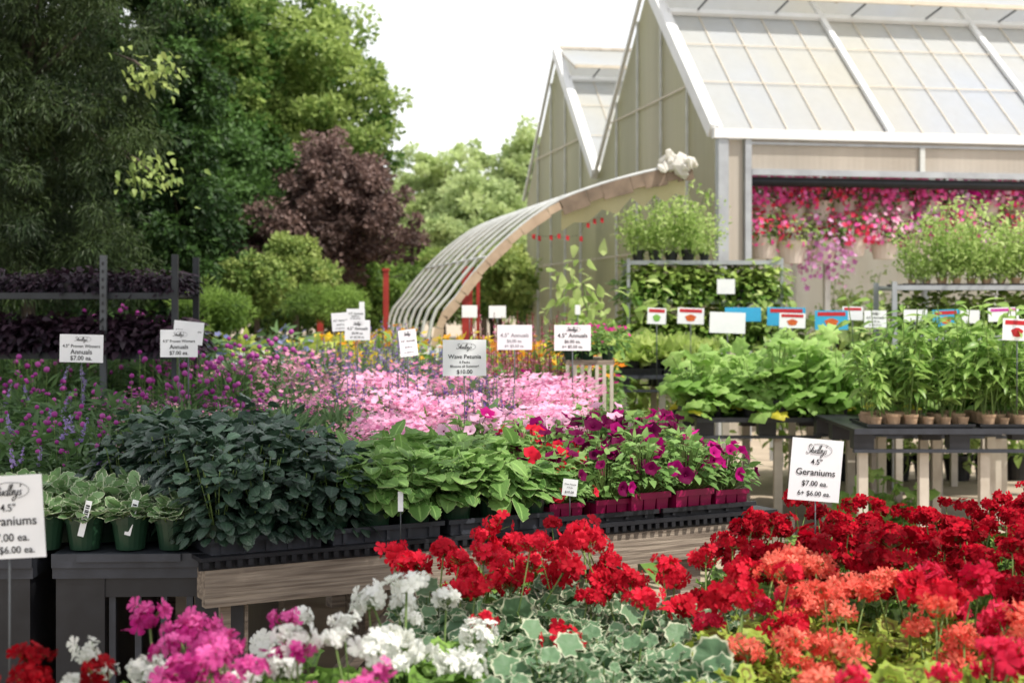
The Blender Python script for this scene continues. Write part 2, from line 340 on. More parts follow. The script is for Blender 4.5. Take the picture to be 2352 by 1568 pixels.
# ------------------------------------------------------------------ camera, light, world
cam=bpy.data.cameras.new('camera'); co=bpy.data.objects.new('camera',cam); COL.objects.link(co); S.camera=co
co.location=(0,0,CZ); co.rotation_euler=(math.pi/2,0,0); cam.lens=50.; cam.sensor_width=36; cam.shift_y=-84/2352.; cam.clip_end=500
cam.dof.use_dof=True; cam.dof.focus_distance=4.8; cam.dof.aperture_fstop=4.0
sd=Vector((.45,-.30,.84)).normalized()
sl=bpy.data.lights.new('sun','SUN'); sl.energy=5.; sl.angle=math.radians(.5); sl.color=(1,.95,.86)
so=bpy.data.objects.new('sun',sl); COL.objects.link(so); so.rotation_euler=sd.to_track_quat('Z','Y').to_euler()
w=bpy.data.worlds.new('World'); S.world=w; w.use_nodes=True; nt=w.node_tree; bg=nt.nodes['Background']
sk=nt.nodes.new('ShaderNodeTexSky'); sk.sky_type='NISHITA'; sk.sun_disc=False; sk.sun_elevation=math.asin(sd.z); sk.sun_rotation=math.atan2(sd.x,sd.y); sk.dust_density=3.
tc=nt.nodes.new('ShaderNodeTexCoord'); sx=nt.nodes.new('ShaderNodeSeparateXYZ'); nt.links.new(tc.outputs['Generated'],sx.inputs[0])
nz=nt.nodes.new('ShaderNodeTexNoise'); nz.inputs['Scale'].default_value=4.; nz.inputs['Detail'].default_value=6; mp=nt.nodes.new('ShaderNodeMapping'); mp.inputs['Scale'].default_value=(1,1,3)
nt.links.new(tc.outputs['Generated'],mp.inputs[0]); nt.links.new(mp.outputs[0],nz.inputs['Vector'])
a=math_(nt,'MULTIPLY_ADD',sx.outputs[2],-.7); nt.nodes[-1].inputs[2].default_value=.70
fc=math_(nt,'ADD',a,math_(nt,'MULTIPLY',nz.outputs[0],.65),True)
nt.links.new(mixrgb(nt,fc,sk.outputs[0],(14.6,14.8,15.)),bg.inputs[0]); bg.inputs[1].default_value=.1
S.view_settings.view_transform='Standard'; S.view_settings.look='None'; S.view_settings.exposure=0
# ------------------------------------------------------------------ ground
b=B(); b.faces([(-200,-60,0),(200,-60,0),(200,300,0),(-200,300,0)],[(0,1,2,3)],M['ground']); o=b.obj('ground'); tag(o,'pale sandy gravel ground of the nursery yard','ground',kind='structure')
# ------------------------------------------------------------------ greenhouse
e1=np.array((.982,.188,0)); e2=np.array((-.188,.982,0)); GO=np.array((2.35,16.2,0))
gh=thing('greenhouse','large twin-gabled translucent greenhouse with an open side wall and raised roof vents','greenhouse',GO,math.atan2(.188,.982))
EV=3.53; AP=5.89; BW=5.5; LN=13.
for k in range(2):
    y0=k*BW; ym=y0+BW/2; y1=y0+BW
    b=B(); V=[(x,y,z) for x in (0,.02) for (y,z) in ((y0,0),(y1,0),(y1,EV),(ym,AP-.03),(y0,EV))]
    b.faces(V,[(0,1,2,3,4),(9,8,7,6,5)]+[(i,5+i,5+(i+1)%5,(i+1)%5) for i in range(5)],M['gablepoly']); g=b.obj('gable_wall',gh)
    for q in (1.1,2.2,3.3,4.4):
        b=B(); top=EV+(AP-EV)*(1-abs(q-BW/2)/(BW/2)); b.box(-.03,-.003,y0+q-.016,y0+q+.016,0,top,M['hoop']); b.obj('glazing_bar',g)
    for z in (2.25,4.2):
        r=0 if z<EV else (z-EV)/(AP-EV)*BW/2
        b=B(); b.box(-.040,-.031,y0+r+.05,y1-r-.05,z-.010,z+.010,M['bar']); b.obj('glazing_bar',g)
    b=B(); b.beam((-.06,y0,EV),(-.06,ym,AP),.1,.17,M['white'],(0,-1,.5)); b.obj('gable_trim',gh)
    b=B(); b.beam((-.06,y1,EV),(-.06,ym+.04,AP-.03),.05,.05,M['white'],(0,1,.5)); b.obj('gable_trim',gh)
    def sl_(x,q): return (x,y0+q*BW/2,EV+q*(AP-EV))
    b=B(); b.faces([sl_(0,0),sl_(LN,0),sl_(LN,.73),sl_(0,.73)],[(0,1,2,3)],M['roofpoly']); rf=b.obj('roof_slope',gh)
    b=B(); b.faces([(0,y1,EV),(LN,y1,EV),(LN,ym,AP),(0,ym,AP)],[(0,1,2,3)],M['roofpoly']); b.obj('roof_slope',gh)
    nv=np.array((0,-(AP-EV),BW/2)); nv=nv/np.linalg.norm(nv)*.04
    for x in np.arange(0,LN+.1,2.1): b=B(); b.beam(np.array(sl_(x,0))+nv,np.array(sl_(x,.98))+nv,.07,.05,M['white'],nv); b.obj('rafter',gh)
    for i,x in enumerate(np.arange(0,LN,.42)):
        if i%5: b=B(); b.beam(np.array(sl_(x,0))+nv*.4,np.array(sl_(x,.73))+nv*.4,.009,.012,M['bar'],nv); b.obj('roof_glazing_bar',rf)
    for q in (.28,.52): b=B(); b.beam(np.array(sl_(0,q))+nv*.7,np.array(sl_(LN,q))+nv*.7,.012,.008,M['bar'],nv); b.obj('purlin',rf)
    b=B(); b.beam(np.array(sl_(0,.735))+nv,np.array(sl_(LN,.735))+nv,.10,.05,M['white'],nv); b.obj('roof_rail',gh)
    b=B(); p=(ym-.02,AP+.02); q=(y0+1.55,AP-.46)
    b.faces([(0,p[0],p[1]),(LN,p[0],p[1]),(LN,q[0],q[1]),(0,q[0],q[1])],[(0,1,2,3)],M['roofpoly']); vf=b.obj('roof_vent',gh)
    for x in np.arange(.02,LN,1.05):
        b=B(); b.beam((x,p[0],p[1]-.03),(x,q[0],q[1]-.03),.03,.03,M['post']); b.obj('vent_rib',vf)
        b=B(); b.beam((x+.4,q[0]+.02,q[1]-.03),(x+.4,y0+2.05,EV+.76*(AP-EV)),.018,.018,M['midsteel']); b.obj('vent_strut',vf)
    b=B(); b.beam((0,q[0],q[1]),(LN,q[0],q[1]),.05,.05,M['bar']); b.obj('vent_rail',vf)
    b=B(); b.beam((0,p[0],p[1]+.03),(LN,p[0],p[1]+.03),.06,.05,M['post']); b.obj('ridge_cap',gh)
b=B(); b.box(-.08,LN,-.10,.0,EV-.09,EV+.02,M['white']); b.obj('gutter',gh)
b=B(); b.box(.38,LN,-.02,0.,3.10,EV-.095,M['wallpoly']); b.obj('upper_wall_panel',gh)
b=B(); b.box(.11,.29,-.01,.01,0,EV-.095,M['wallpoly']); b.obj('side_panel',gh)
for x0,x1 in ((-.02,.10),(.30,.375)):
    b=B(); b.box(x0,x1,-.07,.05,0,EV-.093,M['steel']); b.obj('corner_post',gh)
b=B(); b.box(.378,LN,-.075,-.022,3.03,3.10,M['steel']); b.obj('header_rail',gh)
b=B(); b.box(.378,LN,-.05,-.022,3.38,3.41,M['steel']); b.obj('header_rail',gh)
for x in np.arange(2.45,LN,2.1): b=B(); b.box(x,x+.06,-.06,-.024,3.102,3.378,M['hoop']); b.obj('mullion',gh)
b=B(); b.tube([(.4,0,2.96),(LN,0,2.96)],.055,M['black'],8); b.obj('rolled_curtain',gh)
for yy in (BW,2*BW):
    for x in np.arange(.1,LN,2.6):
        b=B(); b.box(x,x+.09,yy-.05,yy+.04,0,EV,M['steel']); b.obj('inner_post',gh)
for x in (1.55,3.75,5.9): b=B(); b.box(x,x+.07,.6,.67,0,2.86,M['hoop']); b.obj('inner_post',gh)
b=B(); b.box(.1,LN,2*BW-.06,2*BW-.055,0,EV,M['film']); b.obj('rear_wall',gh)
b=B(); b.box(LN,LN+.02,0,2*BW,0,EV,M['gablepoly']); b.obj('end_wall',gh)
for x in np.arange(.6,LN,2.1): b=B(); b.tube([(x,.3,2.88),(x,BW,2.88)],.015,M['steel'],5); b.obj('basket_rail',gh)
for y in (.45,1.3,2.4): b=B(); b.tube([(.1,y,2.86),(LN,y,2.86)],.014,M['steel'],5); b.obj('basket_rail',gh)
ga=math.atan2(.188,.982)
ib=thing('display_bench','white-skirted bench standing inside the greenhouse behind the rack','bench',GO+e1*.9+e2*3.4,ga)
b=B(); b.box(0,9,0,1.4,.80,.85,M['white']); b.obj('bench_top',ib); b=B(); b.box(.02,8.98,.0,.01,.1,.79,M['film']); b.obj('skirt',ib)
# hoop house
hp=thing('hoop_house','bare curved pipe hoops of a low tunnel leaning up to the greenhouse gable','hoop house',(0,0,0))
arc=[(985,1080),(990,900),(1010,745),(1050,685),(1100,620),(1170,548),(1260,480),(1350,440),(1450,410),(1530,392),(1590,380)]
def spl(pts,n=4):
    pts=[np.array(p,float) for p in pts]; out=[]
    for i in range(len(pts)-1):
        p0=pts[max(i-1,0)];p1=pts[i];p2=pts[i+1];p3=pts[min(i+2,len(pts)-1)]
        for k in range(n):
            t=k/n; out.append(.5*((2*p1)+(-p0+p2)*t+(2*p0-5*p1+4*p2-p3)*t*t+(-p0+3*p1-3*p2+p3)*t**3))
    out.append(pts[-1]); return out
A0=[W(x,y,13.) for x,y in arc]
A0[0][2]=0.
base=spl(A0,3)
for k in range(9):
    b=B(); off=e2*(.56*k)+np.array((0,0,.03)); b.tube([p+off+(0,.06,0) for p in base],.0175,M['hoop'],6); b.obj('hoop',hp)
b=B(); b.tube([base[-1]+np.array((0,.05,.055)),base[-1]+e2*4.5+np.array((0,.05,.055))],.022,M['hoop']); b.obj('ridge_pipe',hp)
for j in (13,20): b=B(); b.tube([base[j]+np.array((0,.05,.03)),base[j]+e2*4.5+np.array((0,.05,.03))],.014,M['hoop']); b.obj('purlin_pipe',hp)
def archboard(i0,i1,wd,mat,name,dy=-.03):
    b=B()
    for i in range(i0,i1):
        p,q=base[i],base[i+1]; ww=wd*(.85+.3*abs(math.sin(i*2.1))); b.beam(p+(0,dy,-ww*.4),q+(0,dy,-ww*.4),.04,ww,mat,(0,0,1) if i>8 else (1,0,0))
    b.obj(name,hp)
archboard(5,19,.08,M['wood_pale'],'end_board'); archboard(19,30,.13,M['wood_brown'],'upper_board')
b=B(); V=[];Fc=[]
for i in range(19,30):
    p=base[i]; hgt=.07+.12*abs(math.sin(i*1.7)); V+=[p+(0,.03,-.08),p+(0,.05+.02*math.sin(i),-.1-hgt)]
Fc=[(2*i,2*i+1,2*i+3,2*i+2) for i in range(len(V)//2-1)]; b.faces(V,Fc,M['cloth'],True); b.obj('torn_cover',hp)
b=B(); c=base[-1]
for k in range(24): 
    p=c+rng.normal(size=3)*(.10,.05,.04)+(-.10,-.03,.02); b.scatter(ICO,np.array([p]),frames_n(rng.normal(size=(1,3))),np.array([[.09,.035,.05]])*U(.5,1.4),[.5],M['film'],False)
b.obj('film_bundle',hp)
b=B()
pts=[W(x,y,13.2) for x,y in ((1215,540),(1250,543),(1300,545),(1330,540),(1345,515),(1362,503),(1380,497))]
b.tube(pts,.002,M['ink'],3)
for x,y in ((1222,538),(1235,542),(1262,540),(1280,537),(1300,541),(1331,543),(1347,512),(1362,503),(1379,500)):
    p=W(x,y,13.18); b.faces([p,p+(.03,0,0),p+(.03,0,-.05),p+(0,0,-.04)],[(0,1,2,3)],M['redink'])
tag(b.obj('flag_string'),'string of tiny red flags hanging under the curved pipe frame','flags')
for x,y0,y1,Y,wd in ((886,622,700,17,12),(735,618,700,18,13),(1073,618,705,15,24),(1098,625,705,15.2,8)):
    b=B(); z1=WZ(y0,Y); xx=WX(x,Y); h=wd/F*Y/2; b.box(xx-h,xx+h,Y,Y+.06,0,z1,M['redpost']); b.box(xx-h-.01,xx+h+.01,Y-.01,Y+.07,z1,z1+.03,M['redpost'])
    tag(b.obj('red_post'),{886:'thin red post just left of the pipe hoops',735:'red post in front of the purple-leaved tree',1073:'widest red post, seen through the pipe hoops',1098:'narrow red post beside the widest one behind the hoops'}[x],'post')
# ------------------------------------------------------------------ trees
def tree(name,label,cx,cy,rx,ry,Y,ncl,nl,ls,mat,cat='tree',clr=.22,T=KITE,droop=0.,tb=(0,0),group=None,rd=None,shell_=.45,off=None,base=.30):
    if off is None: c=W(cx,cy,Y); RX=rx/F*Y; RZ=ry/F*Y
    else: c=np.array(off); RX,RZ=rx,ry
    RY=rd or RX
    d=nrm(rng.normal(size=(ncl,3))); 
    lump=1+.16*np.sin(d[:,0]*5+cx)+.14*np.sin(d[:,2]*6+cy)+.1*np.sin(d[:,1]*7)
    r=U(0,1,ncl)**shell_*lump
    cc=d*r[:,None]*np.array((RX,RY,RZ)); cr=clr*RX*U(.6,1.3,ncl)
    ct=(base+.25*rng.normal(size=ncl)+.30*(d@np.array(sd))*r).clip(0,1)  # sunlight put into the tint: clumps facing the sun are lighter
    k=ncl*nl; idx=np.repeat(np.arange(ncl),nl)
    ld=nrm(rng.normal(size=(k,3))); lr=U(0,1,k)**.5; lp=cc[idx]+ld*(lr*cr[idx])[:,None]*np.array((1,1,.75))
    dd=ld+rng.normal(size=(k,3))*.5+np.array((0,0,-droop))
    nn=rng.normal(size=(k,3))*.6+np.array((0,-.2,.8))+ld*.4
    tint=(ct[idx]+.18*rng.normal(size=k)+.12*ld[:,2]).clip(0,1)  # upper leaves of each clump also tinted lighter, as if lit from above
    e=thing(name,label,cat,(c[0]+tb[0],c[1]+tb[1],0),0,group); o3=np.array((-tb[0],-tb[1],c[2]))
    ok=(lp+o3)[:,2]>.05
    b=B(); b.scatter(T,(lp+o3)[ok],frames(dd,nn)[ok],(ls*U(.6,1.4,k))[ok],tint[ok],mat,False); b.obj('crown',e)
    b=B(); tr=max(.05,RX*.07); b.tube([(0,0,0),(.02*RX+o3[0]*.1,o3[1]*.1,c[2]*.4),(-.03*RX+o3[0]*.6,.05+o3[1]*.6,c[2]*.85),o3+(0,0,RZ*.6)],[tr,tr*.8,tr*.55,tr*.15],M['bark'],8)
    sel=rng.choice(ncl,min(ncl,14),False)
    for i in sel:
        z0=max(.3*c[2],min(c[2]+cc[i][2]*.5,c[2])); st=(0,0,z0) if not any(tb) else o3*np.array((.6,.6,.85)); b.tube([st,cc[i]*.5+o3*1.,cc[i]+o3],[tr*.4,tr*.25,tr*.06],M['bark'],5)
    b.obj('trunk',e); return e
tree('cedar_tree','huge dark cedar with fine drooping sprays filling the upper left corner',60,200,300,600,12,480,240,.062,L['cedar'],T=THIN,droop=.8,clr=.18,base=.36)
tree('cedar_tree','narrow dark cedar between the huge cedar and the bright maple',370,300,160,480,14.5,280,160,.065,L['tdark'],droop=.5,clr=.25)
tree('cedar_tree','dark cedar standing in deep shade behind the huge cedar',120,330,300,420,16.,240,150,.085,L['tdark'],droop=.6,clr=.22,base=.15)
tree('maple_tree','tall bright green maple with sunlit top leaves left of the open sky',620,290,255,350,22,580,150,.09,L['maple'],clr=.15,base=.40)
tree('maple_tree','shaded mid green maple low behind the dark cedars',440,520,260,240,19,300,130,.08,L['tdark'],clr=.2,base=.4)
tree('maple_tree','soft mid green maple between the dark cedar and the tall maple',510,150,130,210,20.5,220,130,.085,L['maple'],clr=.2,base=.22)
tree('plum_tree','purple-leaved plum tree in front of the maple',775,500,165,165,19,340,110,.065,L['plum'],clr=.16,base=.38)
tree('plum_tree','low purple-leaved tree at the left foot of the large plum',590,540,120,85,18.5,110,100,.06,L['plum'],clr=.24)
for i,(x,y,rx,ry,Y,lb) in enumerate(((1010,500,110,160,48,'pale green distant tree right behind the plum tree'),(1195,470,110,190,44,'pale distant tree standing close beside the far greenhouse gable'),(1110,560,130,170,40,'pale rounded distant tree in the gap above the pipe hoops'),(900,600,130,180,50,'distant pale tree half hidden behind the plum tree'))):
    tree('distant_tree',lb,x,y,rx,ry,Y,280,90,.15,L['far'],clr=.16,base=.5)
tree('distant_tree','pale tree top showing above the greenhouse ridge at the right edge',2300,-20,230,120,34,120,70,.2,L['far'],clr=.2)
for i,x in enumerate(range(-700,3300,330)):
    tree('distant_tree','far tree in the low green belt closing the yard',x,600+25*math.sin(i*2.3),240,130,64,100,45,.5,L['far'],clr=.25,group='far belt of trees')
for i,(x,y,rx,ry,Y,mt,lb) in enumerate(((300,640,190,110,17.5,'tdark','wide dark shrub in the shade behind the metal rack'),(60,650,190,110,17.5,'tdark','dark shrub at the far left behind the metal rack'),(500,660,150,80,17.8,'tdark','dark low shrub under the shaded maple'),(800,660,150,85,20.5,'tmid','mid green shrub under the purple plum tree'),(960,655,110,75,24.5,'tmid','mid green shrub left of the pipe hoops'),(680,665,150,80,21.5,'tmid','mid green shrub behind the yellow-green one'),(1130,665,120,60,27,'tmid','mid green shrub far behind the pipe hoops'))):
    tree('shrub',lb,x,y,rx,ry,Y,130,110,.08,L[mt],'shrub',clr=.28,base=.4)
tree('shrub','yellow-green shrub in front of the purple plum tree',680,625,85,85,16.5,120,100,.05,L['bush'],'shrub',clr=.28)
tree('shrub','loose light green shrub lower left of the plum tree',590,650,70,70,16,80,100,.05,L['bush'],'shrub',clr=.28,base=.2)
tree('shrub','low mounded green shrub beside the metal rack',480,715,85,50,13.,90,120,.055,L['tmid'],'shrub',clr=.3,T=THIN,base=.5)
tree('shrub','low feathery green shrub below the red post',760,700,90,35,15,80,120,.055,L['tmid'],'shrub',clr=.3,T=THIN,base=.6)
tree('shrub','green bush behind the feet of the pipe hoops',1150,640,90,70,22,90,90,.08,L['bush'],'shrub',clr=.28)
tree('shrub','second green bush seen through the pipe hoops',1020,650,90,60,24,90,90,.08,L['bush'],'shrub',clr=.28)
tree('added_shade_tree','unseen broad tree added to shade the left benches',0,0,2.1,1.4,0,120,60,.15,L['tdark'],clr=.24,off=(1.9,2.9,8.4),rd=2.9)  # unseen tree, added out of frame to cast shade on the left benches
tree('added_shade_tree','second unseen tree added to shade the left flower bed',0,0,1.7,1.3,0,80,55,.15,L['tdark'],clr=.24,off=(1.0,6.0,8.9),rd=2.8,tb=(3.0,-2.6))  # another unseen tree, added to darken the left flower bed
for (x,y,lb) in ((350,400,'lower'),(345,170,'upper')):
    b=B(); n=110; c=W(x,y,11.2 if y>300 else 11.); pos=c+rng.normal(size=(n,3))*(.12,.06,.09); d=rng.normal(size=(n,3))*.5+(.5,-.3,-.6)
    b.scatter(LEAF,pos,frames(d,rng.normal(size=(n,3))*.3+(0,-.3,.9)),U(.05,.08,n),U(.2,.8,n),L['bush']); b.tube([c+(-.5,.8,.3),c+(-.2,.3,.15),c],.01,M['bark'],4)
    tag(b.obj('leafy_branch'),lb+' sunlit leafy branch reaching out of the dark cedar','branch')
# ------------------------------------------------------------------ pots, trays
def pot_mesh(r=.055,h=.095,mat=None,name='pot'):
    b=B(); b.lathe([(0.001,0),(r*.72,0),(r*.93,h*.78),(r,h*.78),(r*1.03,h),(r*.93,h),(r*.88,h*.86)],mat or M['greenpot'],20); b.lathe([(r*.9,h*.86),(.001,h*.88)],M['soil'],20); return b.mesh(name)
POT=pot_mesh(.058,.10); PEAT=pot_mesh(.04,.06,M['peat']); BLK=pot_mesh(.06,.1,M['black'])
def tray(name,label,x0,x1,depth,z,h,loc,rz,mat,group=None):
    t=thing(name,label,'tray',loc,rz,group); b=B()
    b.box(x0,x1,0,depth,0,.008,mat); 
    for (a,c,d,e_) in ((x0,x1,0,.008),(x0,x1,depth-.008,depth)): b.box(a,c,d,e_,.008,h,mat)
    for (a,c) in ((x0,x0+.008),(x1-.008,x1)): b.box(a,c,.008,depth-.008,.008,h,mat)
    n=max(2,int((x1-x0)/.07))
    for i in range(n): xx=x0+(i+.5)*(x1-x0)/n; b.box(xx-.006,xx+.006,-.010,.002,.006,h-.013,mat)
    b.obj('tray_body',t)
    b=B(); b.box(x0-.012,x1+.012,-.014,-.001,h-.012,h+.003,mat); b.obj('rim',t)
    b=B(); b.box(x0-.012,x1+.012,depth+.001,depth+.014,h-.012,h+.003,mat); b.obj('rim',t); return t
P0=np.array((-.94,4.36,0)); uu=np.array((.88,.475,0)); nn_=np.array((-.475,.88,0)); BR=math.atan2(.475,.88)
def ST(s,t,z=0.): return P0+s*uu+t*nn_+np.array((0,0,z))
bn=thing('wooden_bench','long weathered wooden bench carrying the coleus and petunia trays','bench',P0,BR)
BL_=2.30
b=B(); b.box(-.0,BL_,0,.038,.62,.735,M['wood']); b.obj('front_board',bn)
b=B(); b.box(-.0,BL_,1.0,1.038,.63,.735,M['wood']); b.obj('rear_board',bn)
for x0 in (0,BL_-.038): b=B(); b.box(x0,x0+.038,.04,.998,.64,.733,M['wood']); b.obj('end_board',bn)
for s in (.06,.9,1.8):
    for t in (.045,.9):
        b=B(); b.box(s,s+.09,t,t+.09,0,.63,M['wood']); b.obj('leg',bn)
b=B(); b.beam((.15,.08,.05),(.75,.08,.6),.03,.08,M['wood'],(0,1,0)); b.obj('brace',bn)
def pallet(name,label,x0,x1,y0,y1,z,loc,rz,mat,teeth=True,h=.035,group=None):
    t=thing(name,label,'pallet',loc,rz,group); b=B()
    b.box(x0,x1,y0,y1,z,z+.012,mat)
    n=int((x1-x0)/.035)
    for i in range(n):
        xx=x0+(i+.5)*(x1-x0)/n; b.box(xx-.008,xx+.008,y0,y0+.02,z-.02,z-.001,mat)
    b.obj('deck',t); b=B()
    b.box(x0,x1,y0+.021,y0+.03,z-.03,z-.001,mat); b.obj('rear_lip',t); return t
pallet('plastic_deck','black ribbed plastic deck along the top of the wooden bench',-.02,2.2,-.02,1.04,.765,P0,BR,M['black'])
TZ=.778
def trayB(s0,s1,lb,mat=M['greypl'],dep=.5,h=.05,t=.01): tray('plant_tray',lb,0,s1-s0,dep,0,h,ST(s0,t,TZ),BR,mat)
trayB(.02,.38,'grey plastic tray under the dark purple-green coleus'); trayB(.42,.80,'grey plastic tray under the left half of the lime coleus'); trayB(.84,1.22,'grey plastic tray under the right half of the lime coleus')
trayB(1.25,1.66,'black tray holding magenta petunia packs beside the lime coleus',M['black'],.45,.03); trayB(1.70,2.10,'black tray of petunia packs at the right end of the bench',M['black'],.4,.03)
for i,(s0,s1) in enumerate(((.02,.60),(.64,1.22),(1.26,2.1))): trayB(s0,s1,('left','middle','right')[i]+' rear tray hidden behind the front trays of the bench',M['black'],.42,.05,.56)
for i,(x0,x1,lb) in enumerate(((-.75,-.06,'left'),(.0,.60,'right'))):
    ct=thing('plastic_crate','black moulded plastic crate stand with notched side, the '+lb+' of two under the silver-leaved pots','crate',(WX(120,4.42),4.42,0),math.radians(2))
    b=B(); b.box(x0,x1,0,.9,.70,.775,M['greypl']); b.box(x0+.0,x1-.0,-.012,-.001,.735,.778,M['greypl']); b.box(x0+.08,x1-.2,-.024,-.013,.755,.779,M['greypl']); b.obj('deck',ct)
    for (a,c,y0,y1,z0,z1) in ((x0+.01,x0+.16,.005,.85,0,.70),(x1-.16,x1-.01,.005,.85,0,.70),(x0+.16,x1-.16,.01,.05,.0,.34),(x0+.16,x1-.16,.01,.05,.64,.70)):
        b=B(); b.box(a,c,y0,y1,z0,z1-.001,M['black']); b.obj('side_wall',ct)
    for k in range(4):
        b=B(); xx=x0+.17+k*(x1-x0-.36)/3.; b.box(xx,xx+.02,.02,.04,.34,.64,M['greypl']); b.obj('crate_bar',ct)
# bench A
ba=thing('wooden_bench','low bench hidden under the geraniums in the foreground','bench',(0,0,0)); b=B()
V=[(-1.05,1.7,.56),(2.4,1.7,.56),(2.4,5.15,.56),(.75,5.05,.56),(-.05,4.3,.56),(-1.0,3.0,.56)]; V2=[(x,y,z-.05) for x,y,z in V]
b.faces(V+V2,[(0,1,2,3,4,5),(11,10,9,8,7,6)]+[(i,6+i,6+(i+1)%6,(i+1)%6) for i in range(6)],M['wood']); b.obj('bench_top',ba)
for x,y in ((-.9,1.9),(2.2,2.1),(2.2,4.9),(.8,4.9),(-.8,2.9)):
    b=B(); b.box(x-.04,x+.04,y-.04,y+.04,0,.51,M['wood']); b.obj('leg',ba)
# ------------------------------------------------------------------ geraniums
def ger_fol(mat,n=84,sz=.052):
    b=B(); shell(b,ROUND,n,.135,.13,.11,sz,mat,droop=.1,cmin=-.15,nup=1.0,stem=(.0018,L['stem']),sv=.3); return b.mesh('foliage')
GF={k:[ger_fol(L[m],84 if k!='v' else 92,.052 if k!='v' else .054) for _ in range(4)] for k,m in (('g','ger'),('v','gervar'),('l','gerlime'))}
def head(mat,star=False,nf=19,R=.027,fs=.0165):
    b=B(); ct=U(-.3,1,nf); st=np.sqrt(1-ct**2); ph=np.arange(nf)*2.4+U(-.5,.5,nf)
    n=np.stack((st*np.cos(ph),st*np.sin(ph),ct),1); sq=np.array((U(.9,1.3),U(.9,1.3),U(.6,.85)))
    pos=n*(R*U(.65,1.45,nf))[:,None]*sq
    b.scatter(STAR if star else FLOR,pos,frames_n(n+rng.normal(size=(nf,3))*.5),fs*U(.7,1.2,nf),(U(0,1,nf)*.7+.4*(ct-.2)).clip(0,1),mat)  # upper florets lighter, light from above put into their tint
    m=5; n2=nrm(rng.normal(size=(m,3))); b.scatter(FLOR,n2*R*.45,frames_n(n2),fs*U(.6,.9,m),U(0,.1,m),mat)  # dark inner florets stand in for the shade between florets
    bend=U(-.03,.03,2); pts=[(bend[0],bend[1],-.2),(bend[0]*.5,bend[1]*.6,-.1),(0,0,-.01)]; b.tube(pts,.0023,L['stem'],4)
    stems(b,np.tile((0,0,-.014),(nf,1)),pos*.92,.0008,L['stem'])
    return b.mesh('flower_head')
GH={c:[head(P[c],star=(c=='coral'),nf=random.choice((11,15,18,21) if c!='coral' else (18,24)),R=random.uniform(.023,.031)) for _ in range(6)] for c in ('scarlet','crimson','coral','rosered','white','pink','darkred')}
bx=[-300,0,80,150,300,400,600,640,830,900,960,1050,1150,1300,1420,1560,1640,1700,1800,2100,2352,2700]; by=[1500,1480,1455,1430,1415,1405,1415,1395,1380,1345,1262,1225,1212,1205,1238,1268,1245,1185,1158,1150,1132,1120]
def gzone(px,py):
    if px>1600 and py<1268+max(0,(px-1750))*.13: return 'crimson','g',random.choice((4,5))
    if px>1650:
        if py<1400: return random.choice(('coral','coral','coral','coral','rosered','scarlet')),('g' if py<1290 else 'l'),random.choice((3,4,5))
        if px>1850 and random.random()<.4: return 'rosered','l',random.choice((1,2))
        if random.random()<.2: return 'coral','l',1
        return 'rosered','l',0
    if px>920 and (py<1340 or px>1050):
        if py<1300: return 'scarlet','g' if py<1240 else 'v',random.choice((3,4,5))
        if px<1150 and py<1400: return 'scarlet','v',random.choice((0,1))
        if py<1340: return 'scarlet','v',random.choice((0,1,1))
        return 'scarlet','v',0
    if (590<px<1060 and py<1490) or (110<px<320 and py<1480): return 'white','g',random.choice((2,3,4))
    if px<280: return 'darkred','g',random.choice((1,2,2))
    if px>900: return 'scarlet','v',0
    return 'pink','g',random.choice((3,4,5)) if px<730 or px>760 else 0
gl={'scarlet':'bright scarlet geranium among the red ones along the back of the front bench','crimson':'deep crimson geranium in the rear right of the front bench','coral':'coral-orange geranium with starry loose heads at the right of the front bench','rosered':'rose-red geranium over lime green leaves at the right of the front bench','white':'white geranium at the left of the front bench','pink':'hot pink geranium at the lower left of the front bench','darkred':'dark red geranium in the bottom left corner'}
ng=0; r_=0; yv=1.85
while yv<5.2:
    xs=np.arange(-1.6,2.4,.165)+(r_%2)*.082
    for x in xs:
        X=x+random.uniform(-.03,.03); Yq=yv+random.uniform(-.03,.03); px,py=PX(X,Yq),PY(.91,Yq)
        if px<-160 or px>2520 or py>1980: continue
        if py<np.interp(px,bx,by): continue
        c,f,nh=gzone(px,py); prot=[('pot',POT),('foliage',random.choice(GF[f]))]
        sc=random.uniform(.9,1.08)
        for h in range(nh):
            a=random.uniform(0,6.28); rr=random.uniform(.02,.12); prot.append(('flower_head',random.choice(GH[c]),(rr*math.cos(a),rr*math.sin(a),random.uniform(.245,.385)-rr*.25),(random.uniform(-.3,.3),random.uniform(-.3,.3),a),random.uniform(.7,1.15)))
        lb=gl[c]; 
        if nh==0: lb='flowerless geranium with '+{'v':'white-edged grey-green','l':'lime green dark-zoned','g':'plain green'}[f]+' leaves on the front bench'
        elif f=='v': lb='scarlet geranium with white-edged grey-green leaves on the front bench'
        elif c=='scarlet' and px>1650: lb='scarlet geranium mixed among the coral ones at the right of the front bench'
        place(prot,'geranium',lb,'geranium',(X,Yq,.562),random.uniform(0,6.28),'geraniums: '+lb,sc); ng+=1
    yv+=.145; r_+=1
print('geraniums',ng)
